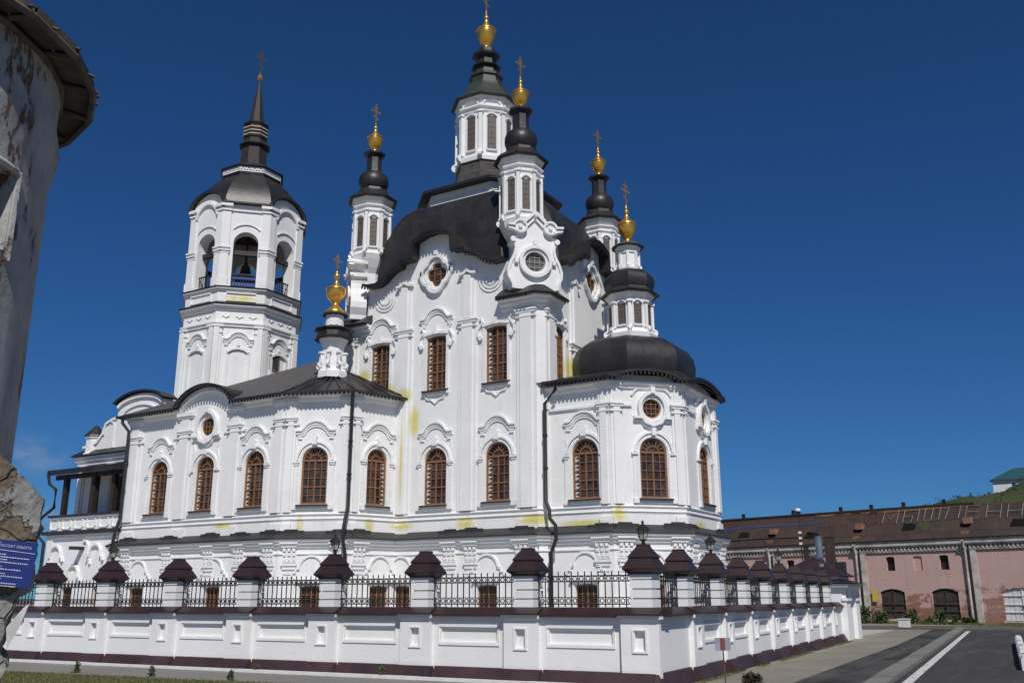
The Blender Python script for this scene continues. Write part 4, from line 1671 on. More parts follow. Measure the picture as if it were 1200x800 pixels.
cup = cupola("cupola", (4.68, -4.55), [(0.62, 16.9), (0.62, 18.2), (0.8, 18.5), (1.0, 18.9), (1.12, 19.2), (1.0, 19.3), (0.98, 21.55), (1.06, 21.62), (1.06, 21.7), (1.0, 21.74), (1.02, 21.84), (1.12, 21.9), (1.12, 21.98), (0.98, 22.0), (1.02, 22.1), (1.2, 22.42)],
             1, 0.32, (19.62, 21.2), 0.98,
             [([(1.36, 22.38), (1.40, 22.44), (0.9, 22.85), (0.78, 23.05), (0.78, 23.12), (0.62, 23.14)], 8, ROOF),
              ([(0.62, 23.12), (0.74, 23.25), (0.82, 23.5), (0.82, 23.72), (0.74, 23.95), (0.55, 24.12), (0.42, 24.2)], 16, ROOF),
              ([(0.44, 24.2), (0.42, 24.35), (0.42, 25.1), (0.6, 25.2), (0.62, 25.3), (0.4, 25.36), (0.28, 25.45)], 8, ROOF)],
             ROOF, gold_prof(25.4, 27.15, 0.47), 27.1, 1.25, C, vol_z=19.27, pil=(19.1, 21.6, 0.15, 0.1), vol_r=0.17)
for x, y in ((-4.65, -4.55), (4.65, 4.55), (-4.65, 4.55)):
    c2 = copy_tree(cup, C)
    c2.location = (x, y, 0)


# ---- apse ---------------------------------------------------------------------
AP = [(HE, -4.65), (9.12, -4.65), (11.5, -2.27), (11.5, 2.27), (9.12, 4.65), (HE, 4.65)]
AE = 10.98


def apse():
    for k in range(5):
        p, q = AP[k], AP[k + 1]
        fr = fr_pts(p, q)
        L = seglen(p, q)
        s = {0: 1.83, 1: L / 2 + 0.28, 2: L / 2 + 0.4, 3: L / 2, 4: L / 2}[k]
        holes = [window(fr, o_arch(s, 5.83, WWID, 2.6), C, 4, 5, 0.1, 0.08, fan=5.83 + 2.6 - WWID / 2, painted_sunlit_reveal=-1 if k == 0 else None)]
        bump = [(0, AE), (L, AE)]
        if k in (1, 2, 3):
            bump = [(0, AE)] + arc_pts(0.2, L - 0.2, AE, 0.32 if k != 2 else 0.36) + [(L, AE)]
            holes.append(round_window(fr, s, 9.72, 0.43, 0.68, C))
            f_ = fr
            r = WWID / 2
            zs = 5.83 + 2.6 - r
            m = MB()
            for rr, ww, d in ((r + 0.10, 0.14, 0.04), (r + 0.245, 0.10, 0.10)):
                m.ribbon(fr, [(s + rr * math.cos(math.pi * i / 16), zs + rr * math.sin(math.pi * i / 16)) for i in range(17)], ww, -0.02, d)
            for sg in (-1, 1):
                x = s + sg * (r + 0.26)
                m.box(fr, s + sg * (r + 0.1) - 0.07, s + sg * (r + 0.1) + 0.07, 5.8, zs, -0.02, 0.068)
                m.box(fr, x - 0.085, x + 0.085, 5.8, zs - 0.13, -0.02, 0.06)
                m.box(fr, x - 0.15, x + 0.15, zs - 0.12, zs - 0.04, -0.02, 0.14)
                m.box(fr, x - 0.12, x + 0.12, 5.6, 5.8, -0.02, 0.12)
            m.box(fr, s - 0.1, s + 0.1, 8.52, 8.84, -0.02, 0.22)
            m.box(fr, s - r - 0.22, s + r + 0.22, 5.62, 5.72, -0.02, 0.1)
            # lunette moulding under the arched eave
            m.ribbon(fr, [(a, z - 0.35) for a, z in arc_pts(s - 0.95, s + 0.95, AE - 0.35, 0.5)], 0.09, -0.02, 0.08)
            m.build("window_surround", PL, C)
        else:
            surround_arch(fr, s, 5.83, WWID, 2.6, C, 9.22, 9.62)
        m = MB()
        m.wall(fr, [(0, 4.3), (L, 4.3)] + list(reversed(bump)), holes)
        m.build("wall", PL, C)
        for a, b in {0: [(L - 0.55, L - 0.01)], 1: [(0.01, 0.55), (L - 0.5, L - 0.01)], 2: [(0.01, 0.5), (L - 0.55, L - 0.01)], 3: [(0.01, 0.55), (L - 0.55, L - 0.01)], 4: [(0.01, 0.55)]}[k]:
            pilaster(fr, a, b, 5.55, 9.86, C, 0.12, True, 10.9)
            mm = MB()
            mm.box(fr, a, b, 4.4, 5.03, -0.02, 0.1)
            mm.build("pilaster_base", PL, C)
        mm = MB()
        if k == 0:
            mm.box(fr, 0, L, 9.78, 9.88, -0.02, 0.1)
        else:
            mm.box(fr, 0, s - 0.95, 9.78, 9.88, -0.02, 0.1)
            mm.box(fr, s + 0.95, L, 9.78, 9.88, -0.02, 0.1)
        mm.build("string_course", PL, C)
        basement_face(fr, L, [{0: 1.8}.get(k, L / 2)] if k != 2 else [L / 2 - 0.9, L / 2 + 0.9], [0.5, L - 0.45] if k else [L - 0.45], C)
        # eaves along this face
        e = MB()
        ln = [(-0.22, AE)] + bump[1:-1] + [(L + 0.22, AE)] if k in (1, 2, 3) else [(-0.0, AE), (L + 0.22, AE)]
        e.ribbon(fr, [(a, z + 0.06) for a, z in ln], 0.12, -2.2, 0.52)
        e.build("eaves", ROOF, C)
        t = MB()
        fringe(t, fr, [(a, z - 0.0) for a, z in ln], 0.5, 0.2, 0.1, 0.14)
        t.build("eave_fringe", ROOF, C)
    for prof, nm, mt in ((BAND, "string_course", PL), (LEDGEP, "base_ledge", LEDGE), (BASEC, "base_cornice", PL), (BASEB, "base_band", PL)):
        m = MB()
        pr = [(d + 0.1 if (d > 0 and nm != "string_course") else d, z) for d, z in prof]
        m.sweep(AP, pr)
        m.build(nm, mt, C)
    m = MB()
    m.sweep(AP, [(0, 10.55), (0.08, 10.58), (0.14, 10.72), (0.24, 10.8), (0.24, 10.88), (0, 10.9)])
    m.build("cornice", PL, C)
    # skirt roof and bulbous dome
    m = MB()
    rim = offset_poly(AP, 0.5)
    sk = MB()
    top = [(HE, -2.9), (8.25 + 1.2, -2.9), (8.25 + 2.9, -1.2), (8.25 + 2.9, 1.2), (8.25 + 1.2, 2.9), (HE, 2.9)]
    for i in range(5):
        a, b = rim[i], rim[i + 1]
        sk.quad((a[0], a[1], AE + 0.1), (b[0], b[1], AE + 0.1), (top[i + 1][0], top[i + 1][1], 11.75), (top[i][0], top[i][1], 11.75))
    sk.build("roof", ROOF, C)
    m.lathe((8.08, 0), [(3.0, 11.5), (3.18, 11.9), (3.22, 12.35), (3.14, 12.8), (2.88, 13.2), (2.4, 13.52), (1.8, 13.74), (1.25, 13.88), (1.0, 13.95)], 8, 22.5)
    m.build("dome", ROOF, C, smooth=True, angle=25)


apse()
cupola("cupola", (8.28, -0.05), [(1.28, 13.8), (1.32, 14.05), (1.18, 14.2), (1.08, 14.3), (1.06, 15.6), (1.12, 15.66), (1.12, 15.74), (1.06, 15.78), (1.1, 15.9), (1.3, 16.12)],
       1, 0.34, (14.5, 15.52), 1.06,
       [([(1.46, 16.08), (1.5, 16.14), (1.2, 16.32), (1.16, 16.42), (1.24, 16.6), (1.27, 16.85), (1.2, 17.1), (1.0, 17.32), (0.7, 17.45), (0.5, 17.5)], 8, ROOF),
        ([(0.8, 18.68), (0.84, 18.72), (0.5, 18.95), (0.4, 19.0)], 12, GREYB)],
       ROOF, gold_prof(18.98, 20.95, 0.5), 20.9, 1.45, C, vol_z=14.2, pil=(14.1, 15.6, 0.16, 0.1), vol_r=0.19)
m = MB()
m.lathe((8.28, -0.05), [(0.66, 17.42), (0.68, 17.55), (0.54, 17.62), (0.52, 18.3), (0.6, 18.36), (0.6, 18.42), (0.54, 18.44), (0.68, 18.7)], 8, 22.5)
for i in range(8):
    f = fr_az((8.28, -0.05), 22.5 + 45 * i, 0.52)
    m.box(f, -0.06, 0.06, 17.6, 18.36, -0.1, 0.08)
    dirv = f.n
    ff = Fr((8.28 + dirv.x * 0.58, -0.05 + dirv.y * 0.58), (dirv.x, dirv.y))
    m.disc(ff, (0, 17.62), 0.11, -0.06, 0.06, 10)
m.build("cupola_drum", PL, C)

# ---- small cupola on the refectory corner ----------------------------------
RC = (-5.22, -6.5)
cupola("cupola", RC, [(0.78, 12.3), (0.76, 12.62), (0.66, 12.72), (0.6, 12.85), (0.56, 13.5), (0.57, 13.9), (0.66, 14.15), (0.82, 14.36)], 0, 0, (0, 0), 0.6,
       [([(0.98, 14.3), (1.0, 14.36), (0.92, 14.44), (0.9, 14.7), (1.02, 14.78), (1.02, 14.84), (0.5, 15.0), (0.46, 15.06)], 10, ROOF),
        ([(0.62, 15.58), (0.66, 15.63), (0.58, 15.72), (0.4, 15.76)], 14, BROWNM)],
       ROOF, [(0.5, 15.74), (0.5, 15.82), (0.36, 15.98), (0.19, 16.1), (0.15, 16.28), (0.24, 16.36), (0.42, 16.55), (0.5, 16.78), (0.5, 16.98), (0.53, 17.0), (0.53, 17.04), (0.4, 17.15), (0.2, 17.25), (0.1, 17.4), (0.09, 17.6), (0.16, 17.7), (0.16, 17.8), (0.07, 17.9), (0.05, 18.0)],
       17.95, 0.95, C, vol_z=12.95, pil=(12.7, 13.55, 0.12, 0.1), vol_r=0.16)
m = MB()
m.lathe(RC, [(0.47, 14.95), (0.46, 15.62)], 16, 0)
m.build("cupola_neck", PL, C, smooth=True)

# ---- bell tower -----------------------------------------------------------------
TC = (-19.0, 0.0)
TA = 3.42
TH2 = TA * math.tan(R(22.5))
TZ0, TZ1, TZ2, TZ3 = 0.0, 19.1, 20.25, 25.75
tower = None


def tower_face(i, parent):
    az = 45 * i
    f = fr_az(TC, az, TA)
    card = az % 90 == 0
    h = TH2
    # belfry wall with a deep arched opening
    op = o_arch(0.05, TZ2 + 0.08, 1.5, 3.62, 16)
    topl = [(h, TZ3)]
    if card:
        topl = list(reversed(arc_pts(-h, h, TZ3, 0.95)))
    m = MB()
    lp = [(-h, TZ1), (h, TZ1)] + topl + ([] if card else [(-h, TZ3)])
    m.fill(f, [lp, op], 0.0)
    m.sides(f, op, -0.75, 0.0)
    hi = h * (TA - 0.75) / TA
    m.fill(f, [[(-hi, TZ2), (hi, TZ2), (hi, TZ3), (-hi, TZ3)], op], -0.75)
    m.build("belfry_wall", PL, parent)
    # lower stage
    holes = []
    if az == 90:
        lpw = o_rect(-0.28, 15.3, 0.8, 0.95)
        m = MB()
        for q in range(7):
            z = 15.35 + 0.13 * q
            m.ribbon(f, [(-0.66, z), (0.1, z + 0.1)], 0.025, 0.02, 0.05)
        m.ribbon(f, lpw, 0.06, -0.01, 0.06, closed=True)
        wi = m.build("window", MUNT, parent)
        g = MB()
        g.fill(f, [lpw], 0.008)
        g.build("pane", GLASS, parent)
    m = MB()
    m.wall(f, [(-h, 8.0), (h, 8.0), (h, TZ1), (-h, TZ1)])
    m.build("tower_wall", PL, parent)
    # relief
    m = MB()
    for sg in (-1, 1):
        a, b = (h - 0.46, h + 0.03) if sg > 0 else (-h - 0.03, -h + 0.46)
        m.box(f, a, b, 9.0, 17.75, -0.02, 0.1)
        m.box(f, a + (0.16 if sg > 0 else 0.0), b - (0.0 if sg > 0 else 0.16), 9.0, 17.7, -0.02, 0.17)
        m.box(f, a - 0.05, b + 0.05, 17.3, 17.4, -0.02, 0.15)
        m.box(f, a - 0.05, b + 0.05, 17.68, 17.8, -0.02, 0.2)
        # belfry piers
        m.box(f, a - 0.02, b + 0.0, TZ2 + 0.03, TZ3 - 0.45, -0.02, 0.1)
        m.box(f, a - 0.08, b + 0.06, TZ2 + 0.03, TZ2 + 0.6, -0.02, 0.14)
        m.box(f, a - 0.12, b + 0.08, 22.78, 22.88, -0.02, 0.2)
        m.box(f, a - 0.12, b + 0.08, 22.6, 22.7, -0.02, 0.16)
        m.box(f, a - 0.1, b + 0.06, 22.45, 22.5, -0.02, 0.12)
        m.box(f, a - 0.06, b + 0.05, TZ3 - 0.46, TZ3 - 0.36, -0.02, 0.18)
        m.box(f, a - 0.1, b + 0.08, TZ3 - 0.2, TZ3 - 0.02, -0.02, 0.26)
        # moulding lines round the opening
    m.ribbon(f, [(0.05 + 1.02 * math.cos(math.pi * q / 14), 23.55 + 0.9 * math.sin(math.pi * q / 14)) for q in range(3, 12)], 0.07, -0.02, 0.08)
    if card:
        m.ribbon(f, [(x, z - 0.32) for x, z in arc_pts(-h + 0.45, h - 0.45, TZ3 - 0.35, 0.92)], 0.16, -0.02, 0.16)
    else:
        m.box(f, -h + 0.5, h - 0.5, TZ3 - 0.46, TZ3 - 0.37, -0.02, 0.1)
    # panel between ledges
    m.ribbon(f, o_rect(0.0, TZ1 + 0.3, 1.75, 0.5), 0.08, -0.02, 0.08, closed=True)
    # frieze
    for q in (-0.8, 0.0, 0.8):
        m.ribbon(f, [(q - 0.22, 18.42), (q - 0.1, 18.38), (q, 18.3), (q + 0.1, 18.38), (q + 0.22, 18.42)], 0.05, -0.02, 0.06)
    # blind niche
    m.box(f, -0.68, -0.5, 9.0, 16.1, -0.02, 0.08)
    m.box(f, 0.5 + 0.1, 0.78, 9.0, 16.1, -0.02, 0.08)
    m.ribbon(f, [(-0.6, 16.12), (-0.3, 16.32), (0.05, 16.38), (0.4, 16.32), (0.7, 16.12)], 0.13, -0.02, 0.13)
    m.disc(f, (0.05, 16.62), 0.1, -0.02, 0.1, 10)
    m.build("tower_relief", PL, parent)
    hood(f, 0.05, 16.95, 17.38, 0.92, parent)
    # railing with blue boards in the opening
    r_ = MB()
    r_.box(f, -0.72, 0.82, 21.2, 21.27, -0.32, -0.26)
    r_.box(f, -0.72, 0.82, 20.45, 20.5, -0.32, -0.26)
    for q in range(9):
        s = -0.64 + 0.17 * q
        r_.box(f, s - 0.015, s + 0.015, 20.35, 21.2, -0.31, -0.27)
    rr = r_.build("railing", IRON, parent)
    b_ = MB()
    if card:
        b_.box(f, -0.7, 0.8, 20.35, 20.38, -0.40, -0.37)
        b_.build("railing_base", IRON, parent)
        b_ = MB()
    b_.box(f, -0.7, 0.8, 20.95, 21.18, -0.40, -0.37)
    b_.box(f, -0.7, 0.8, 20.4, 20.72, -0.40, -0.37)
    if not card:
        b_.build("blue_board", BLUEP, parent)
    bm_ = MB()
    bm_.box(f, -0.9, 0.9, 22.55, 22.85, -0.62, -0.4)
    bm_.build("beam", WOOD_DK, parent)


for i in range(8):
    tower_face(i, C)
opath = []
for i in range(8):
    a = R(22.5 + 45 * i)
    rr = TA / math.cos(R(22.5))
    opath.append((TC[0] + rr * math.cos(a), TC[1] + rr * math.sin(a)))
m = MB()
m.sweep(opath, [(0, 17.72), (0.1, 17.74), (0.1, 17.84), (0.18, 17.9), (0.18, 17.98), (0, 18.02)], closed=True)
m.sweep(opath, [(0, 18.75), (0.1, 18.78), (0.16, 18.92), (0.3, 19.0), (0.3, 19.08), (0, 19.1)], closed=True)
m.sweep(opath, [(0, 20.0), (0.1, 20.02), (0.2, 20.12), (0.2, 20.2), (0, 20.22)], closed=True)
m.build("string_course", PL, C)
m = MB()
m.sweep(opath, [(0, 19.102), (0.36, 19.102), (0.38, 19.14), (0, 19.34)], closed=True)
m.sweep(opath, [(0, 20.222), (0.26, 20.222), (0.28, 20.25), (0, 20.34)], closed=True)
m.build("tower_ledge", ROOF, C)
m = MB()
m.lathe(TC, [(3.25, 20.2), (3.25, 20.3)], 8, 22.5)
m.lathe(TC, [(3.05, 25.3), (3.05, 25.5)], 8, 22.5)
m.build("belfry_floor", GREYB, C)
# bell
m = MB()
m.lathe((TC[0], TC[1]), [(0.5, 22.0), (0.48, 22.08), (0.37, 22.3), (0.3, 22.65), (0.27, 22.85), (0.14, 22.93), (0.08, 23.2), (0.08, 25.3)], 20, 0)
m.build("bell", simple("bronze", (0.10, 0.075, 0.04), 0.45, 0.7), C, smooth=True)
# tower roof: eave arched over the cardinal faces
for i in range(8):
    az = 45 * i
    f = fr_az(TC, az, TA)
    card = az % 90 == 0
    h = TH2
    ln = arc_pts(-h - 0.12, h + 0.12, TZ3, 0.98) if card else [(-h - 0.1, TZ3 + 0.02), (h + 0.1, TZ3 + 0.02)]
    e = MB()
    e.ribbon(f, [(s, z + 0.05) for s, z in ln], 0.1, -1.6 if card else -0.3, 0.3)
    e.build("eaves", ROOF, C)
m = MB()
m.lathe(TC, [(3.69, 25.74), (3.67, 25.9), (3.59, 26.3), (3.38, 26.85), (3.05, 27.4), (2.6, 27.95), (2.12, 28.45), (1.9, 28.7)], 8, 22.5)
m.build("tower_roof", ROOF, C, smooth=True, angle=20)
m = MB()
m.lathe(TC, [(1.96, 28.7), (1.98, 29.25)], 8, 22.5)
m.build("tower_collar", ROOF, C)
cp = []
for i in range(8):
    a, b = R(22.5 + 45 * i), R(22.5 + 45 * (i + 1))
    p = (TC[0] + 1.985 * math.cos(a), TC[1] + 1.985 * math.sin(a))
    q = (TC[0] + 1.985 * math.cos(b), TC[1] + 1.985 * math.sin(b))
    f = fr_pts(p, q)
    L = seglen(p, q)
    m = MB()
    m.box(f, 0.0, L, 28.82, 28.9, -0.01, 0.03)
    m.box(f, 0.0, L, 29.1, 29.16, -0.01, 0.03)
    for j in range(4):
        s = L * (j + 0.5) / 4
        m.ribbon(f, [(s - 0.15, 29.08), (s, 28.95), (s + 0.15, 29.08)], 0.09, -0.01, 0.045)
        m.disc(f, (s - 0.18, 28.98), 0.06, -0.01, 0.04, 8)
    m.build("collar_ornament", PL, C)
m = MB()
m.lathe(TC, [(2.16, 29.2), (2.18, 29.26), (1.3, 29.75), (0.98, 29.92), (0.94, 30.0), (0.86, 31.35), (0.86, 31.4)], 8, 22.5)
m.lathe(TC, [(1.06, 31.38), (1.08, 31.45), (0.86, 31.62), (0.8, 31.75), (0.8, 31.9)], 8, 22.5)
for z in (31.98, 32.24, 32.5, 32.76):
    m.lathe(TC, [(0.78, z), (0.84, z + 0.03), (0.78, z + 0.13)], 8, 22.5)
m.lathe(TC, [(0.86, 32.95), (0.9, 33.05), (0.62, 33.2), (0.54, 33.3), (0.05, 36.7)], 8, 22.5)
m.build("spire", SPIRE, C)
m = MB()
m.lathe(TC, [(0.7, 31.85), (0.7, 33.0)], 8, 22.5)
for z in (32.13, 32.39, 32.65):
    m.lathe(TC, [(0.72, z), (0.87, z + 0.01), (0.87, z + 0.07), (0.72, z + 0.09)], 8, 22.5)
m.build("spire_louver", simple("pale_louver", (0.5, 0.42, 0.36), 0.7), C)
m = MB()
m.lathe(TC, [(0.05, 36.62), (0.16, 36.7), (0.2, 36.82), (0.14, 36.96), (0.05, 37.05)], 14, 0)
m.build("gilded_finial", GOLD, C, smooth=True)
cr = cross_mesh(37.0, 1.95, 0.035, 0.9).build("cross", simple("tarnished_gilding", (0.30, 0.20, 0.08), 0.4, 0.8), C)
cr.location = (TC[0], TC[1], 0)

# ---- narthex with scroll pediment, and its balcony porch ------------------
NX0, NX1, NV = -23.9, -14.2, -7.0
fn = Fr((-19.0, NV), (1, 0))
m = MB()
half = [(4.75, 9.7), (4.75, 10.3), (4.1, 10.32), (3.55, 10.5), (3.1, 10.95), (2.85, 11.55), (2.3, 11.75), (1.95, 11.8), (1.95, 12.5)]
lp = [(-4.9, 0.0), (4.8, 0.0), (4.8, 9.7)] + half + arc_pts(1.95, -1.95, 12.5, 0.55)[1:-1] + [(-a, b) for a, b in reversed(half)] + [(-4.9, 9.7)]
hs = [o_rect(-3.3, 6.3, 0.85, 2.3), o_arch(-1.0, 5.9, 1.1, 2.6)]
window(fn, hs[0], C, 2, 4, 0.2, 0.07, sill=False, wood=WOOD)
window(fn, hs[1], C, 4, 5, 0.1, 0.08, sill=False, wood=WOOD)
m.wall(fn, lp, hs)
m.fill(fn, [lp], -0.6)
m.sides(fn, lp, -0.6, 0.0)
m.build("narthex_wall", PL, C)
m = MB()
m.wall(Fr((-23.9, 7.0), (0, -1)), [(0, 0), (14, 0), (14, 9.7), (0, 9.7)])
m.wall(Fr((-14.2, 7.0), (-1, 0)), [(0, 0), (9.7, 0), (9.7, 9.7), (0, 9.7)])
m.build("narthex_wall", PL, C)
m = MB()
m.face([(-24.3, -7.0, 9.75), (-14, -7.0, 9.75), (-16, 0, 13.0), (-22, 0, 13.0)])
m.face([(-24.3, 7.3, 9.75), (-14, 7.3, 9.75), (-16, 0, 13.0), (-22, 0, 13.0)])
m.face([(-24.3, 7.3, 9.75), (-24.3, -7.0, 9.75), (-22, 0, 13.0)])
m.build("narthex_roof", ROOF, C)
m = MB()
m.sweep([(NX0, -4.0), (NX0, NV), (-17.2, NV)], [(0, 9.2), (0.1, 9.22), (0.1, 9.35), (0.22, 9.45), (0.22, 9.55), (0.32, 9.62), (0.32, 9.7), (0, 9.72)])
ch = [(x, z) for x, z in half[1:]]
m.ribbon(fn, [(-a, b) for a, b in half[1:8]], 0.14, -0.05, 0.1)
m.ribbon(fn, [(-3.0, 10.9), (-2.9, 11.5), (-2.5, 11.72), (-2.15, 11.5), (-2.1, 10.1)], 0.1, -0.02, 0.09)
m.ribbon(fn, [(x, z - 0.12) for x, z in arc_pts(-1.9, 1.9, 12.5, 0.52)], 0.2, -0.05, 0.14)
m.ribbon(fn, [(x, z - 0.42) for x, z in arc_pts(-1.4, 1.4, 12.4, 0.42)], 0.1, -0.05, 0.08)
m.disc(fn, (1.2, 11.15), 0.42, -0.02, 0.12)
pilaster(fn, -4.9, -4.3, 5.6, 9.0, C, 0.1)
pilaster(fn, -2.35, -1.75, 5.6, 9.0, C, 0.1)
m.build("pediment_moulding", PL, C)
m = MB()
m.sweep([(NX0, -4.0), (NX0, NV), (-17.2, NV)], [(0, 9.722), (0.4, 9.722), (0.42, 9.76), (0.0, 10.1)])
m.build("narthex_ledge", ROOF, C)
m = MB()
m.ribbon(fn, [(x, z + 0.06) for x, z in arc_pts(-2.1, 2.1, 12.52, 0.58)], 0.1, -0.75, 0.3)
m.build("pediment_cap", ROOF, C)
m = MB()   # corner turret
m.lathe((-23.1, -6.75), [(0.62, 9.75), (0.6, 9.9), (0.5, 9.95), (0.5, 10.75), (0.58, 10.8), (0.58, 10.9), (0.5, 10.92)], 8, 22.5)
m.build("turret", PL, C)
m = MB()
m.lathe((-23.1, -6.75), [(0.64, 10.9), (0.6, 10.98), (0.1, 11.55), (0.02, 11.6)], 8, 22.5)
m.build("turret_cap", ROOF, C)

PV = -8.9
fp = Fr((-23.2, PV), (1, 0))
PL_ = 6.0
m = MB()
lw = [(-0.0, 0), (PL_, 0), (PL_, 5.12), (0, 5.12)]
dh = o_seg(4.75, 1.05, 0.9, 1.3, 0.06)
dh2 = o_seg(2.1, 1.05, 0.9, 1.3, 0.06)
window(fp, dh, C, 3, 3, 0.2, 0.07, sill=False)
window(fp, dh2, C, 3, 3, 0.2, 0.07, sill=False)
m.wall(fp, lw, [dh, dh2])
m.quad((-23.2, PV, 0), (-23.2, -7.0, 0), (-23.2, -7.0, 5.12), (-23.2, PV, 5.12))
m.build("porch_wall", PL, C)
m = MB()
for s in (0.9, 4.3, 2.6):
    w_ = 0.62 if s != 2.6 else 0.6
    zb = 4.1 if s != 2.6 else 3.05
    pts = [(s - 0.66, zb - 0.42), (s - 0.6, zb - 0.2), (s - 0.45, zb - 0.2), (s - 0.42, zb)] + [(s - 0.42 * math.cos(math.pi * q / 10), zb + 0.42 * math.sin(math.pi * q / 10)) for q in range(11)] + [(s + 0.42, zb), (s + 0.45, zb - 0.2), (s + 0.6, zb - 0.2), (s + 0.66, zb - 0.42)]
    m.ribbon(fp, pts, 0.1, -0.02, 0.16)
m.ribbon(fp, [(3.2, 4.75), (3.45, 4.72), (3.6, 4.5), (3.62, 4.1), (3.8, 3.9), (3.9, 3.5)], 0.1, -0.02, 0.12)
m.box(fp, 0, PL_, 4.92, 5.1, -0.02, 0.14)
m.box(fp, 0, 0.5, 0, 5.0, -0.02, 0.08)
m.build("porch_moulding", PL, C)
m = MB()
m.box(fp, 2.95, 3.25, 4.25, 4.42, -0.05, 0.72)
m.build("water_spout", LEDGE, C)
m = MB()
m.box(fp, -0.28, PL_ + 0.1, 5.12, 5.3, -2.0, 0.28)
m.build("balcony_slab", LEDGE, C)
m = MB()
m.box(fp, 0.0, PL_ + 0.1, 5.3, 6.08, -0.2, 0.0)
m.box(fp, 0.0, 0.2, 5.3, 6.08, -1.9, -0.2)
k = 6
for i in range(k):
    s = 0.5 + (PL_ - 0.6) * i / (k - 1) * 0.98
    m.ribbon(fp, [(s - 0.42, 5.52), (s - 0.32, 5.42), (s + 0.2, 5.42), (s + 0.3, 5.52), (s + 0.3, 5.86), (s + 0.2, 5.96), (s - 0.32, 5.96), (s - 0.42, 5.86)], 0.06, -0.02, 0.06, closed=True)
m.box(fp, 0.0, PL_ + 0.1, 5.98, 6.06, -0.02, 0.1)
m.build("balustrade", PL, C)
m = MB()
m.box(fp, -0.1, PL_ + 0.1, 6.08, 6.18, -0.3, 0.16)
m.build("handrail", LEDGE, C)
for s in (0.15 + 0.7, 3.35, 5.0, 6.05):
    m = MB()
    m.box(fp, s - 0.13, s + 0.13, 6.18, 8.3, -0.28, -0.02)
    m.build("post", WOOD_DK, C)
m = MB()
m.prism(Fr((-23.35, -8.9), (0, 1)), [(-0.45, 8.36), (1.95, 8.86), (1.95, 9.08), (-0.45, 8.66)], 0.0, 6.5)
m.build("porch_roof", ROOF, C)
m = MB()
m.box(fp, -0.1, PL_ + 0.1, 8.18, 8.44, -0.24, -0.06)
m.build("porch_beam", WOOD_DK, C)
m = MB()
m.box(fp, 4.85, PL_ + 0.1, 5.3, 8.9, -1.84, -1.78)
m.build("porch_shade_panel", WOOD_DK, C)  # dark panel painting the shade on the back wall of the porch


# ---- drainpipes ------------------------------------------------------------------
def pipe(pts, r=0.085):
    m = MB()
    m.tube(pts, r, 8)
    for i in range(len(pts) - 1):
        if abs(pts[i][2] - pts[i + 1][2]) > 2:
            z0, z1 = sorted((pts[i][2], pts[i + 1][2]))
            k = int((z1 - z0) / 1.6)
            for j in range(1, k + 1):
                t = j / (k + 1)
                p = [pts[i][q] + (pts[i + 1][q] - pts[i][q]) * t for q in range(3)]
                m.lathe((p[0], p[1]), [(r * 1.35, p[2] - 0.05), (r * 1.35, p[2] + 0.05)], 8, 0)
    m.build("drainpipe", IRON, C, smooth=True)


pipe([(-2.52, -8.02, 11.1), (-2.52, -8.02, 10.8), (-2.62, -7.92, 10.3), (-2.66, -7.88, 5.7), (-2.55, -8.15, 5.2), (-2.5, -8.3, 4.7), (-2.5, -8.3, 4.2), (-2.6, -8.0, 3.6), (-2.6, -8.0, 0.3)])
pipe([(6.75, -5.15, 11.0), (6.75, -5.15, 10.7), (6.16, -5.1, 10.1), (6.16, -5.1, 5.75), (6.4, -5.25, 5.4), (6.45, -5.3, 5.0), (6.75, -5.35, 4.7), (6.78, -5.38, 4.1), (6.4, -5.15, 3.55), (6.4, -5.15, 0.3)])
pipe([(-17.3, -9.35, 11.05), (-17.3, -9.35, 10.8), (-16.85, -9.22, 10.3), (-16.85, -9.22, 5.7), (-16.9, -9.36, 5.2), (-16.9, -9.5, 4.3), (-17.0, -9.25, 3.6), (-17.0, -9.25, 0.3)])
pipe([(-23.2, -9.4, 8.5), (-23.1, -9.3, 7.9), (-22.75, -9.1, 7.6), (-22.75, -9.1, 6.6), (-23.5, -9.25, 6.1), (-23.55, -9.28, 5.7), (-23.3, -9.25, 5.5), (-23.6, -9.3, 5.1), (-23.35, -9.05, 4.7), (-23.35, -9.05, 0.3)])


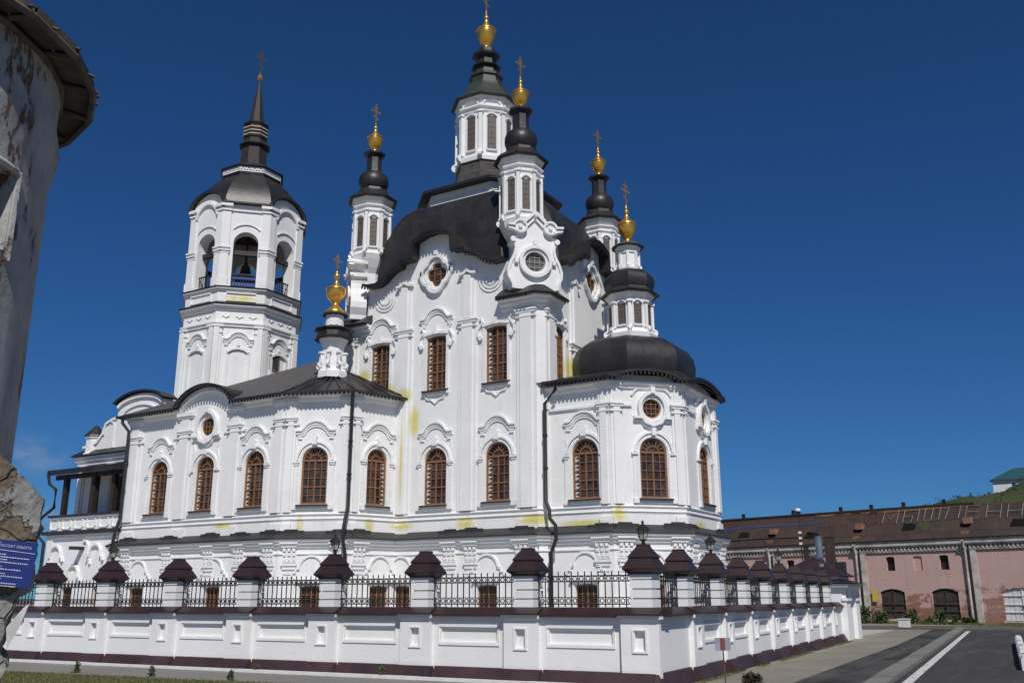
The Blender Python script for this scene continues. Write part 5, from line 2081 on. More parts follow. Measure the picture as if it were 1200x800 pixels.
# ================================================================== FENCE
def fence(name, label, o, ang, count, spacing, first, parent_lamps, length, corner_start, end_plain=False, rail_from=None):
    """plinth wall with pilasters, pillars on top with tent caps, railings between. Local s runs along the fence, outside to the right."""
    t = empty(name, (o[0], o[1], 0), 0, label, "fence")
    fr = Fr((0, 0), (math.cos(ang), math.sin(ang)))
    pos = [first + spacing * i for i in range(count)]
    pw = 0.40
    # wall body
    holes = []
    body = MB()
    for i, s in enumerate(pos):
        if i + 1 < len(pos):
            a, b = s + pw, pos[i + 1] - pw
            lp = o_rect((a + b) / 2, 0.80, (b - a) * 0.76, 0.28)
            holes.append(lp)
    s_end = length
    body.wall(fr, [(0, 0), (s_end, 0), (s_end, 1.36), (0, 1.36)], holes, 0.055)
    for h in holes:
        body.fill(fr, [h], -0.055)
        body.ribbon(fr, scale_loop(h, -0.05), 0.06, -0.01, 0.022, closed=True)
    body.quad(fr.P(0, 0, -0.5), fr.P(s_end, 0, -0.5), fr.P(s_end, 1.36, -0.5), fr.P(0, 1.36, -0.5))
    for e in (0, s_end):
        body.quad(fr.P(e, 0, -0.5), fr.P(e, 0, 0), fr.P(e, 1.36, 0), fr.P(e, 1.36, -0.5))
    body.build("wall", FP, t)
    for s in pos:
        m = MB()
        h = o_rect(s, 0.70, 0.22, 0.36)
        lp = [(s - pw, 0.2), (s + pw, 0.2), (s + pw, 1.3), (s - pw, 1.3)]
        m.fill(fr, [lp, h], 0.11)
        m.sides(fr, lp, -0.02, 0.11)
        m.sides(fr, h, 0.03, 0.11)
        m.fill(fr, [h], 0.03)
        m.ribbon(fr, scale_loop(h, -0.03), 0.05, 0.10, 0.135, closed=True)
        m.box(fr, s - pw - 0.05, s + pw + 0.05, 1.29, 1.36, -0.02, 0.17)
        m.build("pilaster", FP, t)
    # burgundy cap, stepping out over pilasters
    c = MB()
    prev = 0.0
    for i, s in enumerate(pos + [None]):
        e = (s - pw - 0.06) if s is not None else s_end
        if e > prev + 0.02:
            q = [(0.1, 1.32), (0.14, 1.34), (0.14, 1.37), (-0.06, 1.51), (-0.5, 1.51), (-0.56, 1.34)]
            a, b = fr.P(prev, 0), fr.P(e, 0)
            c.sweep([(a[0], a[1]), (b[0], b[1])], q)
        if s is not None:
            q = [(0.18, 1.362), (0.235, 1.365), (0.235, 1.39), (0.0, 1.515), (-0.5, 1.515), (-0.57, 1.35)]
            a, b = fr.P(s - pw - 0.058, 0), fr.P(min(s + pw + 0.058, s_end + 0.2), 0)
            c.sweep([(a[0], a[1]), (b[0], b[1])], q)
            prev = s + pw + 0.06
    c.build("wall_cap", BURG, t)
    # sloped plinth skirt in sheets
    k = MB()
    edges = [0.0] + [s + dlt for s in pos for dlt in (-pw - 0.1, pw + 0.1)] + [s_end]
    edges = [e for e in edges if 0 <= e <= s_end]
    edges = sorted(set([0.0, s_end] + edges))
    for i in range(len(edges) - 1):
        a, b = edges[i], edges[i + 1]
        onp = any(a <= s <= b for s in pos)
        d0 = 0.14 if onp else 0.02
        p, q = fr.P(a, 0), fr.P(b, 0)
        j = 0.006 * ((i * 7) % 5)
        k.sweep([(p[0], p[1]), (q[0], q[1])], [(d0 - 0.05, 0.285), (d0 + 0.03, 0.29), (d0 + 0.16 + j, 0.03), (d0 + 0.16 + j, 0.0), (d0 - 0.05, 0.0)])
    k.build("plinth_skirt", BURG2, t)
    spans = []
    # pillars
    for i, s in enumerate(pos):
        m = MB()
        hw = 0.235
        cc = -0.27
        z = 1.5
        for q in range(4):
            dz = 0.185 if q else 0.2
            m.box(fr, s - hw, s + hw, z, z + dz - 0.032, cc - hw, cc + hw)
            m.box(fr, s - hw + 0.05, s + hw - 0.05, z + dz - 0.032, z + dz, cc - hw + 0.05, cc + hw - 0.05)
            z += dz
        m.box(fr, s - hw + 0.01, s + hw - 0.01, z + 0.002, 2.16, cc - hw - 0.015, cc + hw + 0.015)
        p = m.build("pillar", FP, t)
        cpm = MB()
        base = fr.P(s, 0, cc)
        az = math.degrees(ang)

        def sq(r, zz):
            return [fr.P(s - r, zz, cc + r), fr.P(s + r, zz, cc + r), fr.P(s + r, zz, cc - r), fr.P(s - r, zz, cc - r)]
        rg = [sq(0.255, 2.15), sq(0.285, 2.2), sq(0.345, 2.245), sq(0.35, 2.27), sq(0.235, 2.47), sq(0.255, 2.48), sq(0.255, 2.5), sq(0.115, 2.70), sq(0.11, 2.745)]
        for r_ in rg:
            cpm.v += r_
        for j in range(len(rg) - 1):
            for q in range(4):
                q2 = (q + 1) % 4
                cpm.f.append((j * 4 + q, j * 4 + q2, j * 4 + 4 + q2, j * 4 + 4 + q))
        cpm.f.append(tuple((len(rg) - 1) * 4 + q for q in range(4)))
        cpm.f.append((3, 2, 1, 0))
        cpm.build("pillar_cap", BURG, p)
        # railing to the next pillar
        if i + 1 < len(pos):
            spans.append((s + hw + 0.02, pos[i + 1] - hw - 0.02))
        if i == 0 and rail_from is not None:
            spans.append((rail_from, s - hw - 0.02))
        while spans:
            a, b = spans.pop()
            m = MB()
            d = cc
            for zz, hh in ((1.565, 0.022), (1.70, 0.018), (2.02, 0.02), (2.13, 0.024)):
                m.box(fr, a - 0.03, b + 0.03, zz, zz + hh, d - 0.011, d + 0.011)
            nb = max(3, int(round((b - a) / 0.15)))
            for j in range(nb + 1):
                x = a + (b - a) * j / nb
                m.box(fr, x - 0.0095, x + 0.0095, 1.515, 2.235, d - 0.0095, d + 0.0095)
                if j < nb:
                    x2 = x + (b - a) / nb / 2
                    for zc in (1.643, 2.086):
                        m.ribbon(fr, o_round(x2, zc, 0.046, 10), 0.016, d - 0.008, d + 0.008, closed=True)
            m.build("railing", IRON, t)
    return t, fr, pos


A_S = R(1.9)
# front fence: runs west to east, outside (south) on the right, ending at the corner
FL = 23.4
corner_xy = (-7.42, 17.95)
o_s = (corner_xy[0] - FL * math.cos(A_S), corner_xy[1] - FL * math.sin(A_S))
posS = [FL - 0.27 - 2.655 * i for i in range(9)]
sp = 2.655
front, fr_front, pS = fence("fence", "long white fence wall with railings facing the grass along the front of the church", o_s, A_S, 9, sp, FL - 0.3 - 8 * sp, None, FL, False)
A_E = math.pi / 2 + R(3.56)
EL = 22.9
side, fr_side, pE = fence("fence", "white fence wall receding along the road from the corner pillar to the gatehouse", corner_xy, A_E, 8, 2.62, 2.55, None, EL, True, rail_from=0.5)


m = MB()
_ps, _pe = fr_front, fr_side
a0 = (corner_xy[0] + fr_front.n.x * 0.10, corner_xy[1] + fr_front.n.y * 0.10)
a1 = (corner_xy[0] + fr_front.n.x * 0.30, corner_xy[1] + fr_front.n.y * 0.30)
b0 = (corner_xy[0] + fr_side.n.x * 0.06, corner_xy[1] + fr_side.n.y * 0.06)
b1 = (corner_xy[0] + fr_side.n.x * 0.20, corner_xy[1] + fr_side.n.y * 0.20)
cc0 = (a0[0] + b0[0] - corner_xy[0], a0[1] + b0[1] - corner_xy[1])
cc1 = (a1[0] + b1[0] - corner_xy[0], a1[1] + b1[1] - corner_xy[1])
m.quad((*a0, 0.29), (*cc0, 0.29), (*cc1, 0.0), (*a1, 0.0))
m.quad((*cc0, 0.29), (*b0, 0.29), (*b1, 0.0), (*cc1, 0.0))
m.face([(*a0, 0.29), (*cc0, 0.29), (*b0, 0.29), (*corner_xy, 0.29)])
ck = m.build("plinth_skirt", BURG2, front)
ck.matrix_parent_inverse = Matrix.Translation((-o_s[0], -o_s[1], 0))


def fence_pt(fr, o, s, d=-0.27):
    p = fr.P(s, 0, d)
    return (o[0] + p[0], o[1] + p[1])


def lamp(loc, label, first=[None]):
    if first[0] is None:
        t = empty("lamp", (loc[0], loc[1], 2.745), 0, label, "lamp", "lanterns on the fence pillars")
        m = MB()
        m.lathe((0, 0), [(0.03, -0.02), (0.035, 0.0), (0.05, 0.03), (0.03, 0.06), (0.07, 0.085), (0.075, 0.1)], 6, 0)
        m.build("lamp_base", IRON, t)
        m = MB()
        m.lathe((0, 0), [(0.07, 0.1), (0.118, 0.29)], 6, 0)
        m.build("lamp_glass", LAMPGLASS, t)
        m = MB()
        for i in range(6):
            a = R(60 * i)
            m.tube([(0.073 * math.cos(a), 0.073 * math.sin(a), 0.1), (0.122 * math.cos(a), 0.122 * math.sin(a), 0.29)], 0.008, 4)
        m.lathe((0, 0), [(0.165, 0.28), (0.165, 0.295), (0.12, 0.34), (0.07, 0.385), (0.045, 0.40), (0.02, 0.415), (0.035, 0.44), (0.03, 0.455), (0.005, 0.49)], 6, 0)
        m.build("lamp_cap", IRON, t)
        first[0] = t
        return t
    t = copy_tree(first[0])
    t.location = (loc[0], loc[1], 2.745)
    t["label"] = label
    return t


lamp(fence_pt(fr_front, o_s, pS[8]), "black lantern on the corner pillar where the two fence walls meet, nearest the camera")
lamp(fence_pt(fr_front, o_s, pS[5]), "black lantern on the front fence pillar beside the drainpipe in front of the rounded wall")
lamp(fence_pt(fr_front, o_s, pS[2]), "black lantern on the front fence pillar below the balcony porch, leftmost in the photo")
lamp(fence_pt(fr_side, corner_xy, pE[1]), "black lantern in front of the apse, on the second side-fence pillar past the corner")
lamp(fence_pt(fr_side, corner_xy, pE[4]), "small dark lantern midway along the side fence against the pink warehouse")
lamp(fence_pt(fr_side, corner_xy, pE[7]), "tiny lantern on a side-fence pillar just in front of the gatehouse roof")

# west side fence, a short visible run behind the old tower
west_o = (o_s[0], o_s[1])

# ================================================================== GATEHOUSE
gx = fence_pt(fr_side, corner_xy, EL, 0)
gate = empty("gatehouse", (gx[0], gx[1], 0), math.radians(3.56), "small white gatehouse with a hipped burgundy roof at the far end of the side fence", "gatehouse")
m = MB()
fg = Fr((0.45, 0), (0, 1))
m.cube(-2.6, 0.1, 0.0, 3.6, 0, 2.15)
m.build("wall", FP, gate)
m = MB()
for y in (0.0, 0.55, 2.6, 3.15):
    m.cube(0.1, 0.26, y, y + 0.45, 0, 1.55)
    m.cube(0.08, 0.32, y - 0.05, y + 0.5, 1.55, 1.66)
    m.cube(0.1, 0.24, y + 0.04, y + 0.41, 1.66, 1.98)
m.cube(-2.7, 0.3, -0.1, 3.7, 1.98, 2.1)
m.cube(-2.8, 0.4, -0.2, 3.8, 2.1, 2.22)
m.build("column", FP, gate)


def hip(x0, x1, y0, y1, z0, zt, ix, iy):
    m = MB()
    a = [(x0, y0, z0), (x1, y0, z0), (x1, y1, z0), (x0, y1, z0)]
    b = [(x0 + ix, y0 + iy, zt), (x1 - ix, y0 + iy, zt), (x1 - ix, y1 - iy, zt), (x0 + ix, y1 - iy, zt)]
    for i in range(4):
        j = (i + 1) % 4
        m.quad(a[i], a[j], b[j], b[i])
    m.face(b)
    m.face(list(reversed(a)))
    return m


hip(-3.0, 0.62, -0.3, 3.9, 2.25, 2.42, 0.7, 0.7).build("roof", BURG, gate)
m = MB()
m.cube(-2.3, -0.05, 0.3, 3.3, 2.4, 2.55)
m.build("roof_base", FP, gate)
hip(-2.7, 0.25, 0.0, 3.6, 2.54, 3.35, 1.4, 1.75).build("roof", BURG, gate)
m = MB()
m.cube(-0.35, 0.05, 1.9, 2.3, 2.7, 3.15)
m.build("chimney", IRON, gate)
fl = MB()
fl.lathe((0, 0), [(0.17, 0), (0.17, 4.5), (0.14, 4.5)], 16, 0)
flue = fl.build("flue_pipe", STEEL, None, smooth=True)
flue.location = (-10.92, 47.0, 0)
tag(flue, "shiny steel flue pipe standing behind the gatehouse roof", "flue pipe")
m = MB()
m.cube(-0.2, 0.2, -0.2, 0.2, 0, 4.45)
m.cube(-0.22, 0.22, -0.22, 0.22, 4.45, 4.5)
bx = m.build("flue_casing", BROWNM)
bx.location = (-10.5, 47.3, 0)
tag(bx, "brown boxed flue standing right beside the shiny steel pipe", "flue")
m = MB()
m.cube(-0.1, 0.1, -0.1, 0.1, 0, 4.0)
m.cube(-0.13, 0.13, -0.13, 0.13, 4.0, 4.05)
bx = m.build("wooden_post", WOOD_DK)
bx.location = (-11.3, 46.0, 0)
tag(bx, "dark square post rising behind the gatehouse roof, left of the steel pipe", "post")

# street lamp beyond the fence
sl = empty("street_lamp", (-13.5, 54.0, 0), 0, "thin lamp post with a white lamp head against the warehouse roof", "street lamp")
m = MB()
m.tube([(0, 0, 0), (0, 0, 5.9), (0.0, -0.1, 6.25)], [0.045, 0.03, 0.025], 8)
m.build("pole", BROWNM, sl, smooth=True)
m = MB()
m.lathe((0, -0.15), [(0.06, 6.28), (0.15, 6.32), (0.16, 6.39), (0.1, 6.46), (0.03, 6.49)], 14, 0)
m.build("lamp_head", WHITEP, sl, smooth=True)
m = MB()
m.lathe((0, -0.15), [(0.12, 6.12), (0.16, 6.29)], 12, 0)
m.build("lamp_shade", IRON, sl, smooth=True)
for z in (4.5, 4.8, 5.1):
    m = MB()
    m.cube(-0.07, 0.07, -0.13, 0.0, z, z + 0.12)
    m.build("insulator", WHITEP, sl)

# ================================================================== WAREHOUSE
WA = R(-15.2)
wh = empty("warehouse", (-9.244, 68.006, 0), WA, "long old pink brick warehouse with a sagging rusty sheet roof and roof lettering", "warehouse")
fw = Fr((0, 0), (1, 0))
S0, S1 = -24.0, 15.0
holes = []
wins = [(-9.6, 0), (-6.3, 0), (-2.19, 0), (-0.35, 1), (1.35, 0), (7.9, 0), (9.6, 0)]
gates = [(-9.8, 0), (-2.27, 0), (1.17, 0), (5.75, 1), (-13.4, 0), (10.2, 0)]
for s, blind in wins:
    lp = o_seg(s, 3.38, 0.58, 0.92, 0.06)
    holes.append(lp)
    if blind:
        m = MB()
        m.fill(fw, [lp], -0.09)
        m.build("blind_window", PINK, wh)
    else:
        window(fw, lp, wh, 2, 3, 0.22, 0.05, sill=False, wood=WOOD_DK)
for s, wht in gates:
    lp = o_seg(s, 0.3, 1.66 if not wht else 2.2, 1.92, 0.22)
    holes.append(lp)
    m = MB()
    hw = 0.83 if not wht else 1.1
    nb = 8
    zt = [top_at(lp, s - hw + 2 * hw * (j + 0.5) / nb)[1] for j in range(nb)]
    for j in range(nb):
        x0 = s - hw + 2 * hw * j / nb
        m.box(fw, x0 + 0.012, x0 + 2 * hw / nb - 0.012, 0.3, zt[j] + 0.02, -0.16, -0.10 - 0.012 * (j % 2))
    for zz in (0.75, 1.2) if not wht else (0.75, 1.2, 1.72):
        m.box(fw, s - hw, s + hw, zz, zz + 0.1 if not wht else zz + 0.05, -0.12, -0.05)
    m.box(fw, s - 0.03, s + 0.03, 0.3, 2.16, -0.12, -0.06)
    g = m.build("gate", WHITEP if wht else GATEW, wh)
    m = MB()
    m.box(fw, s - 0.06, s + 0.06, 1.05, 1.15, -0.06, -0.02)
    m.build("lock", IRON, g)
    m = MB()
    m.box(fw, s - hw - 0.1, s + hw + 0.1, 0.16, 0.29, -0.2, 0.1)
    m.build("threshold", CORN, wh)
m = MB()
m.wall(fw, [(S0, 0), (S1, 0), (S1, 5.3), (S0, 5.3)], holes, 0.3)
m.quad(fw.P(S0, 0, 0), fw.P(S0, 0, -10), fw.P(S0, 5.3, -10), fw.P(S0, 5.3, 0))
m.quad(fw.P(S1, 0, 0), fw.P(S1, 0, -10), fw.P(S1, 5.3, -10), fw.P(S1, 5.3, 0))
m.quad(fw.P(S0, 0, -10), fw.P(S1, 0, -10), fw.P(S1, 5.3, -10), fw.P(S0, 5.3, -10))
m.build("wall", PINK, wh)
OLDBRICK = simple("old_red_brick", (0.26, 0.13, 0.09), 0.9, 0, 0.4, 5.0, 0.3)
PILS = [-17.6, -11.0, -4.28, 3.0, 9.6]
for s in PILS:
    m = MB()
    m.box(fw, s + 0.02, s + 0.40, 0.0, 4.6, -0.02, 0.07)
    m.build("pilaster", CORN, wh)
    m = MB()
    m.tube([fw.P(s - 0.22, 5.15, 0.4), fw.P(s - 0.22, 4.75, 0.2), fw.P(s - 0.22, 4.5, 0.13), fw.P(s - 0.22, 0.25, 0.13), fw.P(s - 0.22, 0.1, 0.3)], 0.08, 8)
    m.build("drainpipe", CORN, wh, smooth=True)
    m = MB()
    m.box(fw, s - 0.09, s + 0.03, 0.2, 4.8, -0.02, 0.1)
    m.build("dark_strip", WOOD_DK, wh)  # dark strip between drainpipe and pilaster
    m = MB()
    m.box(fw, s - 0.35, s + 0.1, 5.32, 5.75, -0.5, 0.1)
    m.build("brick_pier", OLDBRICK, wh)
    m = MB()
    m.box(fw, s - 0.2, s + 0.25, 6.2, 6.6, -0.9, -0.1)
    m.build("brick_pier", OLDBRICK, wh)
m = MB()
m.box(fw, S0, S1, 4.98, 5.28, -0.02, 0.24)
m.box(fw, S0, S1, 4.9, 4.98, -0.02, 0.18)
x = S0
while x < S1:
    m.box(fw, x, x + 0.13, 4.66, 4.9, -0.02, 0.13)
    x += 0.26
m.box(fw, S0, S1, 4.58, 4.66, -0.02, 0.1)
m.build("cornice", CORN, wh)
rm = MB()
n = 39
RD = 1.5
RZ = 7.55


def roofz(s, t):
    return 5.33 + (RZ - 5.33) * t + 0.05 * math.sin(s * 0.9) * math.sin(math.pi * t) - (0.10 * math.sin(math.pi * max(0, min(1, (s - 3) / 12))) if s > 3 else 0) * t


for i in range(n):
    s0, s1 = S0 - 0.3 + (S1 - S0 + 0.6) * i / n, S0 - 0.3 + (S1 - S0 + 0.6) * (i + 1) / n
    for j in range(5):
        t0, t1 = j / 5, (j + 1) / 5
        rm.quad(fw.P(s0, roofz(s0, t0), 0.28 - (RD + 0.28) * t0), fw.P(s1, roofz(s1, t0), 0.28 - (RD + 0.28) * t0), fw.P(s1, roofz(s1, t1), 0.28 - (RD + 0.28) * t1), fw.P(s0, roofz(s0, t1), 0.28 - (RD + 0.28) * t1))
    rm.quad(fw.P(s0, roofz(s0, 1), -RD), fw.P(s1, roofz(s1, 1), -RD), fw.P(s1, 5.3, -10.4), fw.P(s0, 5.3, -10.4))
rm.build("roof", RUST, wh)
m = MB()
m.box(fw, S0 - 0.3, S1 + 0.3, 5.27, 5.35, 0.2, 0.32)
m.build("eaves", IRON, wh)
m = MB()
m.box(fw, S0 - 0.3, 3.1, RZ - 0.02, RZ + 0.1, -RD - 0.12, -RD + 0.12)
m.build("ridge_cap", BROWNM, wh)
m = MB()
m.box(fw, -8.0, 2.9, RZ - 0.24, RZ - 0.08, -RD + 0.1, -RD + 0.24)
m.build("ridge_board", simple("peeling_board", (0.19, 0.115, 0.07), 0.9, 0, 0.5, 2.0), wh)
for s in (-14.3, -10.0, -3.9, -1.6, 1.15, -6.2):
    m = MB()
    m.box(fw, s - 0.1, s + 0.1, RZ, RZ + 0.42, -RD - 0.25, -RD - 0.05)
    m.build("vent_stub", IRON, wh)
for s, z0 in ((6.0, 5.95), (0.35 - 1.2, 6.05), (-7.9, 5.8), (-13.6, 6.1)):
    t = (z0 - 5.33) / (RZ - 5.33)
    m = MB()
    d = 0.28 - (RD + 0.28) * t
    m.prism(fw, [(s - 0.45, z0 - 0.02), (s + 0.5, z0 - 0.1), (s + 0.45, z0 + 0.34), (s - 0.2, z0 + 0.4)], d - 0.5, d + 0.06)
    m.build("roof_hole", simple("hole_dark", (0.008, 0.007, 0.006), 1.0), wh)


def stroke_letter(m, ch, s, z0, w, h, pt):
    L = {
        'П': [[(0, 0), (0, 1), (1, 1), (1, 0)]],
        'Р': [[(0, 0), (0, 1), (0.9, 1), (0.9, 0.48), (0, 0.48)]],
        'О': [[(0.25, 0), (0, 0.25), (0, 0.75), (0.25, 1), (0.75, 1), (1, 0.75), (1, 0.25), (0.75, 0), (0.25, 0)]],
        'М': [[(0, 0), (0, 1), (0.5, 0.35), (1, 1), (1, 0)]],
        'Ы': [[(0, 1), (0, 0), (0.6, 0), (0.6, 0.5), (0, 0.5)], [(1, 0), (1, 1)]],
        'Ш': [[(0, 1), (0, 0), (1, 0), (1, 1)], [(0.5, 0), (0.5, 1)]],
        'Л': [[(0, 0), (0.15, 1), (1, 1), (1, 0)]],
        'Е': [[(1, 1), (0, 1), (0, 0), (1, 0)], [(0, 0.5), (0.85, 0.5)]],
        'Н': [[(0, 0), (0, 1)], [(1, 0), (1, 1)], [(0, 0.5), (1, 0.5)]],
        'Й': [[(0, 1), (0, 0), (1, 1), (1, 0)], [(0.3, 1.2), (0.7, 1.2)]],
    }[ch]
    for line in L:
        m.tube([pt(s + x * w, z0 + y * h) for x, y in line], 0.02, 5)


def roof_pt(s, z):
    t = (z - 5.33) / (RZ - 5.33)
    return fw.P(s, roofz(s, t) + 0.1, 0.28 - (RD + 0.28) * t + 0.08)


x = -6.55
for i, ch in enumerate("ПРОМЫШЛЕННЫЙ"):
    m = MB()
    w = 0.85 if ch not in "ЫШМ" else 1.0
    stroke_letter(m, ch, x, 6.46, w, 0.86, roof_pt)
    m.build("roof_letter", LETR if i < 3 else LETW, wh)
    x += w + 0.42

nb = empty("notice_board", (-9.244, 68.006, 0), WA, "yellow notice board on the pink wall left of the first dark gate", "notice board")
m = MB()
m.box(fw, -3.62, -3.28, 1.4, 2.1, 0.1, 0.14)
m.build("board", YEL, nb)
m = MB()
for q in (-3.55, -3.38):
    m.box(fw, q - 0.02, q + 0.02, 1.6, 1.9, 0.0, 0.1)
m.build("bracket", GREYW, nb)

bp = MB()
pp = [roof_pt(-16, 6.5), roof_pt(-11.5, 6.52), roof_pt(-8, 6.55), roof_pt(-6.7, 6.6)]
pp = [(p[0], p[1] - 0.9, p[2] + 0.1) for p in pp]
bp.tube(pp, 0.05, 8)
bo = bp.build("blue_pipe", PIPEBLUE, None, smooth=True)
bo.location = (-9.244, 68.006, 0)
bo.rotation_euler = (0, 0, WA)
tag(bo, "long blue pipe running level in front of the rusty warehouse roof", "pipe")


# ================================================================== OLD ROUND TOWER (left edge)
OT = (-11.987, 4.337)
ot = empty("old_tower", (OT[0], OT[1], 0), 0, "weathered round plaster tower with board eaves at the left edge of the view", "tower")
m = MB()
N = 64
Z = [0, 1.2, 2.2, 3.2, 4.2, 5.4, 6.3, 6.7, 7.02, 7.16, 7.5, 7.98]
for j, z in enumerate(Z):
    for i in range(N):
        a = 2 * math.pi * i / N
        r = 2.5 + (0.07 if 7.0 < z < 7.2 else 0.0) + random.uniform(-0.012, 0.012)
        m.v.append((r * math.cos(a), r * math.sin(a), z))
skip_a = (math.degrees(math.atan2(-0.15, 1)) % 360)
for j in range(len(Z) - 1):
    for i in range(N):
        i2 = (i + 1) % N
        am = 360.0 * (i + 0.5) / N
        if 5.3 < Z[j] and Z[j + 1] < 6.4 and 11.2 < am < 28.2:
            continue
        m.f.append((j * N + i, j * N + i2, (j + 1) * N + i2, (j + 1) * N + i))
m.build("wall", OLD, ot, smooth=True, weld=False)
m = MB()
WZ0, WZ1, WA0, WA1 = 5.4, 6.3, 11.25, 28.125
for a0 in (WA0, WA1):
    p = (2.5 * math.cos(R(a0)), 2.5 * math.sin(R(a0)))
    q = (2.05 * math.cos(R(a0)), 2.05 * math.sin(R(a0)))
    m.quad((p[0], p[1], WZ0), (q[0], q[1], WZ0), (q[0], q[1], WZ1), (p[0], p[1], WZ1))
for z in (WZ0, WZ1):
    m.quad(*[(r * math.cos(R(a)), r * math.sin(R(a)), z) for r, a in ((2.5, WA0), (2.5, WA1), (2.05, WA1), (2.05, WA0))])
m.tube([(2.5 * math.cos(R(WA1 + 1.2)), 2.5 * math.sin(R(WA1 + 1.2)), WZ0 - 0.1), (2.5 * math.cos(R(WA1 + 1.2)), 2.5 * math.sin(R(WA1 + 1.2)), WZ1 + 0.06)], 0.05, 6)
m.tube([(2.5 * math.cos(R(WA0 + t)), 2.5 * math.sin(R(WA0 + t)), WZ1 + 0.05) for t in (0, 6, 12, 17)], 0.05, 6)
fwm = m.build("window_reveal", OLD, ot)
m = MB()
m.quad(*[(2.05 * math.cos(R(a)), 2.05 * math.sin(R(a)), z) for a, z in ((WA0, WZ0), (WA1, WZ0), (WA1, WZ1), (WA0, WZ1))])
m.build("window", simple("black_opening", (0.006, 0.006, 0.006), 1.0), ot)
m = MB()   # sloping board eaves: 24-sided, boards below, purlins
NB = 22
ro, ri, zo, zi = 2.90, 2.46, 7.98, 8.3
for i in range(NB):
    a, b = 2 * math.pi * i / NB, 2 * math.pi * (i + 1) / NB
    a += 0.006
    b -= 0.006
    P0 = (ro * math.cos(a), ro * math.sin(a), zo)
    P1 = (ro * math.cos(b), ro * math.sin(b), zo)
    Q1 = (ri * math.cos(b), ri * math.sin(b), zo + 0.06)
    Q0 = (ri * math.cos(a), ri * math.sin(a), zo + 0.06)
    T = (0, 0, 10.2)
    up = 0.07
    m.quad(P0, P1, Q1, Q0)
    m.quad(P0, P1, (P1[0], P1[1], zo + up + random.uniform(0, .04)), (P0[0], P0[1], zo + up + random.uniform(0, .04)))
    m.face([(P0[0], P0[1], zo + up), (P1[0], P1[1], zo + up), T])
m.build("roof", OLDWOOD, ot, weld=False)
m = MB()
for i in range(NB):
    a = 2 * math.pi * i / NB
    m.tube([(2.48 * math.cos(a), 2.48 * math.sin(a), 7.98), (2.93 * math.cos(a), 2.93 * math.sin(a), 7.94)], 0.035, 5)
for r in (2.52, 2.9):
    m.tube([(r * math.cos(2 * math.pi * i / NB), r * math.sin(2 * math.pi * i / NB), 7.93) for i in range(NB + 1)], 0.045, 5)
for i in range(46):
    a = random.uniform(0, 2 * math.pi)
    m.tube([(2.6 * math.cos(a), 2.6 * math.sin(a), 8.12), (2.95 * math.cos(a), 2.95 * math.sin(a), 7.99 + random.uniform(-0.03, 0.06))], 0.022, 4)
m.build("rafter", OLDWOOD, ot)


# broken buttress in front of the tower, carrying the sign
def cam_pt(px, py, D):
    """world point on the vertical plane at distance D along the view azimuth of the old tower"""
    d = r2 * ((px - 600) / 1104.0) - u2 * ((py - 400) / 1104.0) + fwd
    nrm = Vector((OTD[0], OTD[1], 0))
    t = D / d.dot(nrm)
    return Vector((0, 0, 1.7)) + d * t


dd = r2 * ((38 - 600) / 1104.0) - u2 * ((650 - 400) / 1104.0) + fwd
dh_ = Vector((dd.x, dd.y)).normalized()
OTD = (dh_.x, dh_.y)
DB = 11.6
side_dir = Vector((OTD[1], -OTD[0]))      # to the right
obase = Vector((OTD[0] * DB, OTD[1] * DB))
fb = Fr((obase.x, obase.y), (side_dir.x, side_dir.y))
# outline in metres: right edge broken, sloping top
ol = [(-2.2, 0), (-0.20, 0), (-0.13, 0.45), (-0.19, 0.75), (-0.15, 0.92), (-0.10, 1.02), (-0.13, 1.12), (-0.20, 1.2), (-0.17, 1.4), (-0.09, 1.72), (0.0, 1.8), (0.01, 2.1), (0.03, 2.45), (0.04, 2.78), (-0.04, 2.86), (-0.22, 3.02), (-0.42, 3.2), (-0.8, 3.32), (-2.2, 3.6)]
dense = []
for i in range(len(ol)):
    a, b = ol[i], ol[(i + 1) % len(ol)]
    k = max(1, int(math.hypot(b[0] - a[0], b[1] - a[1]) / 0.1)) if a[0] > -1.5 and b[0] > -1.5 else 1
    for j in range(k):
        t = j / k
        dense.append((a[0] + (b[0] - a[0]) * t + (random.uniform(-0.018, 0.018) if k > 1 else 0), a[1] + (b[1] - a[1]) * t))
but = MB()
but.prism(fb, dense, -0.95, 0.0)
bo = but.build("buttress", RUB, None)
bm = bmesh.new()
bm.from_mesh(bo.data)
bmesh.ops.triangulate(bm, faces=bm.faces)
bmesh.ops.subdivide_edges(bm, edges=[e for e in bm.edges if e.calc_length() > 0.2], cuts=2)
bmesh.ops.triangulate(bm, faces=bm.faces)
for _ in range(4):
    lng = [e for e in bm.edges if e.calc_length() > 0.055 and min(v.co.z for v in e.verts) > -0.1]
    if not lng or len(bm.verts) > 30000:
        break
    bmesh.ops.subdivide_edges(bm, edges=lng, cuts=1)
    bmesh.ops.triangulate(bm, faces=bm.faces)
from mathutils import noise as mnoise
for v in bm.verts:
    p = v.co.copy()
    d = mnoise.noise_vector(p * 2.3) * 0.055 + mnoise.noise_vector(p * 7.0) * 0.022 + mnoise.noise_vector(p * 19.0) * 0.010
    v.co += d
bm.to_mesh(bo.data)
bm.free()
bo.parent = ot
bo.matrix_parent_inverse = Matrix.Translation((-OT[0], -OT[1], 0))

# blue information sign on the buttress
sg = empty("information_sign", (obase.x, obase.y, 0), 0, "blue information sign with white Cyrillic text fixed to the broken buttress", "sign")
fs_ = Fr((0, 0), (side_dir.x, side_dir.y))
m = MB()
tilt = 0.10


def sgp(a, z):
    return (a, z - a * tilt)


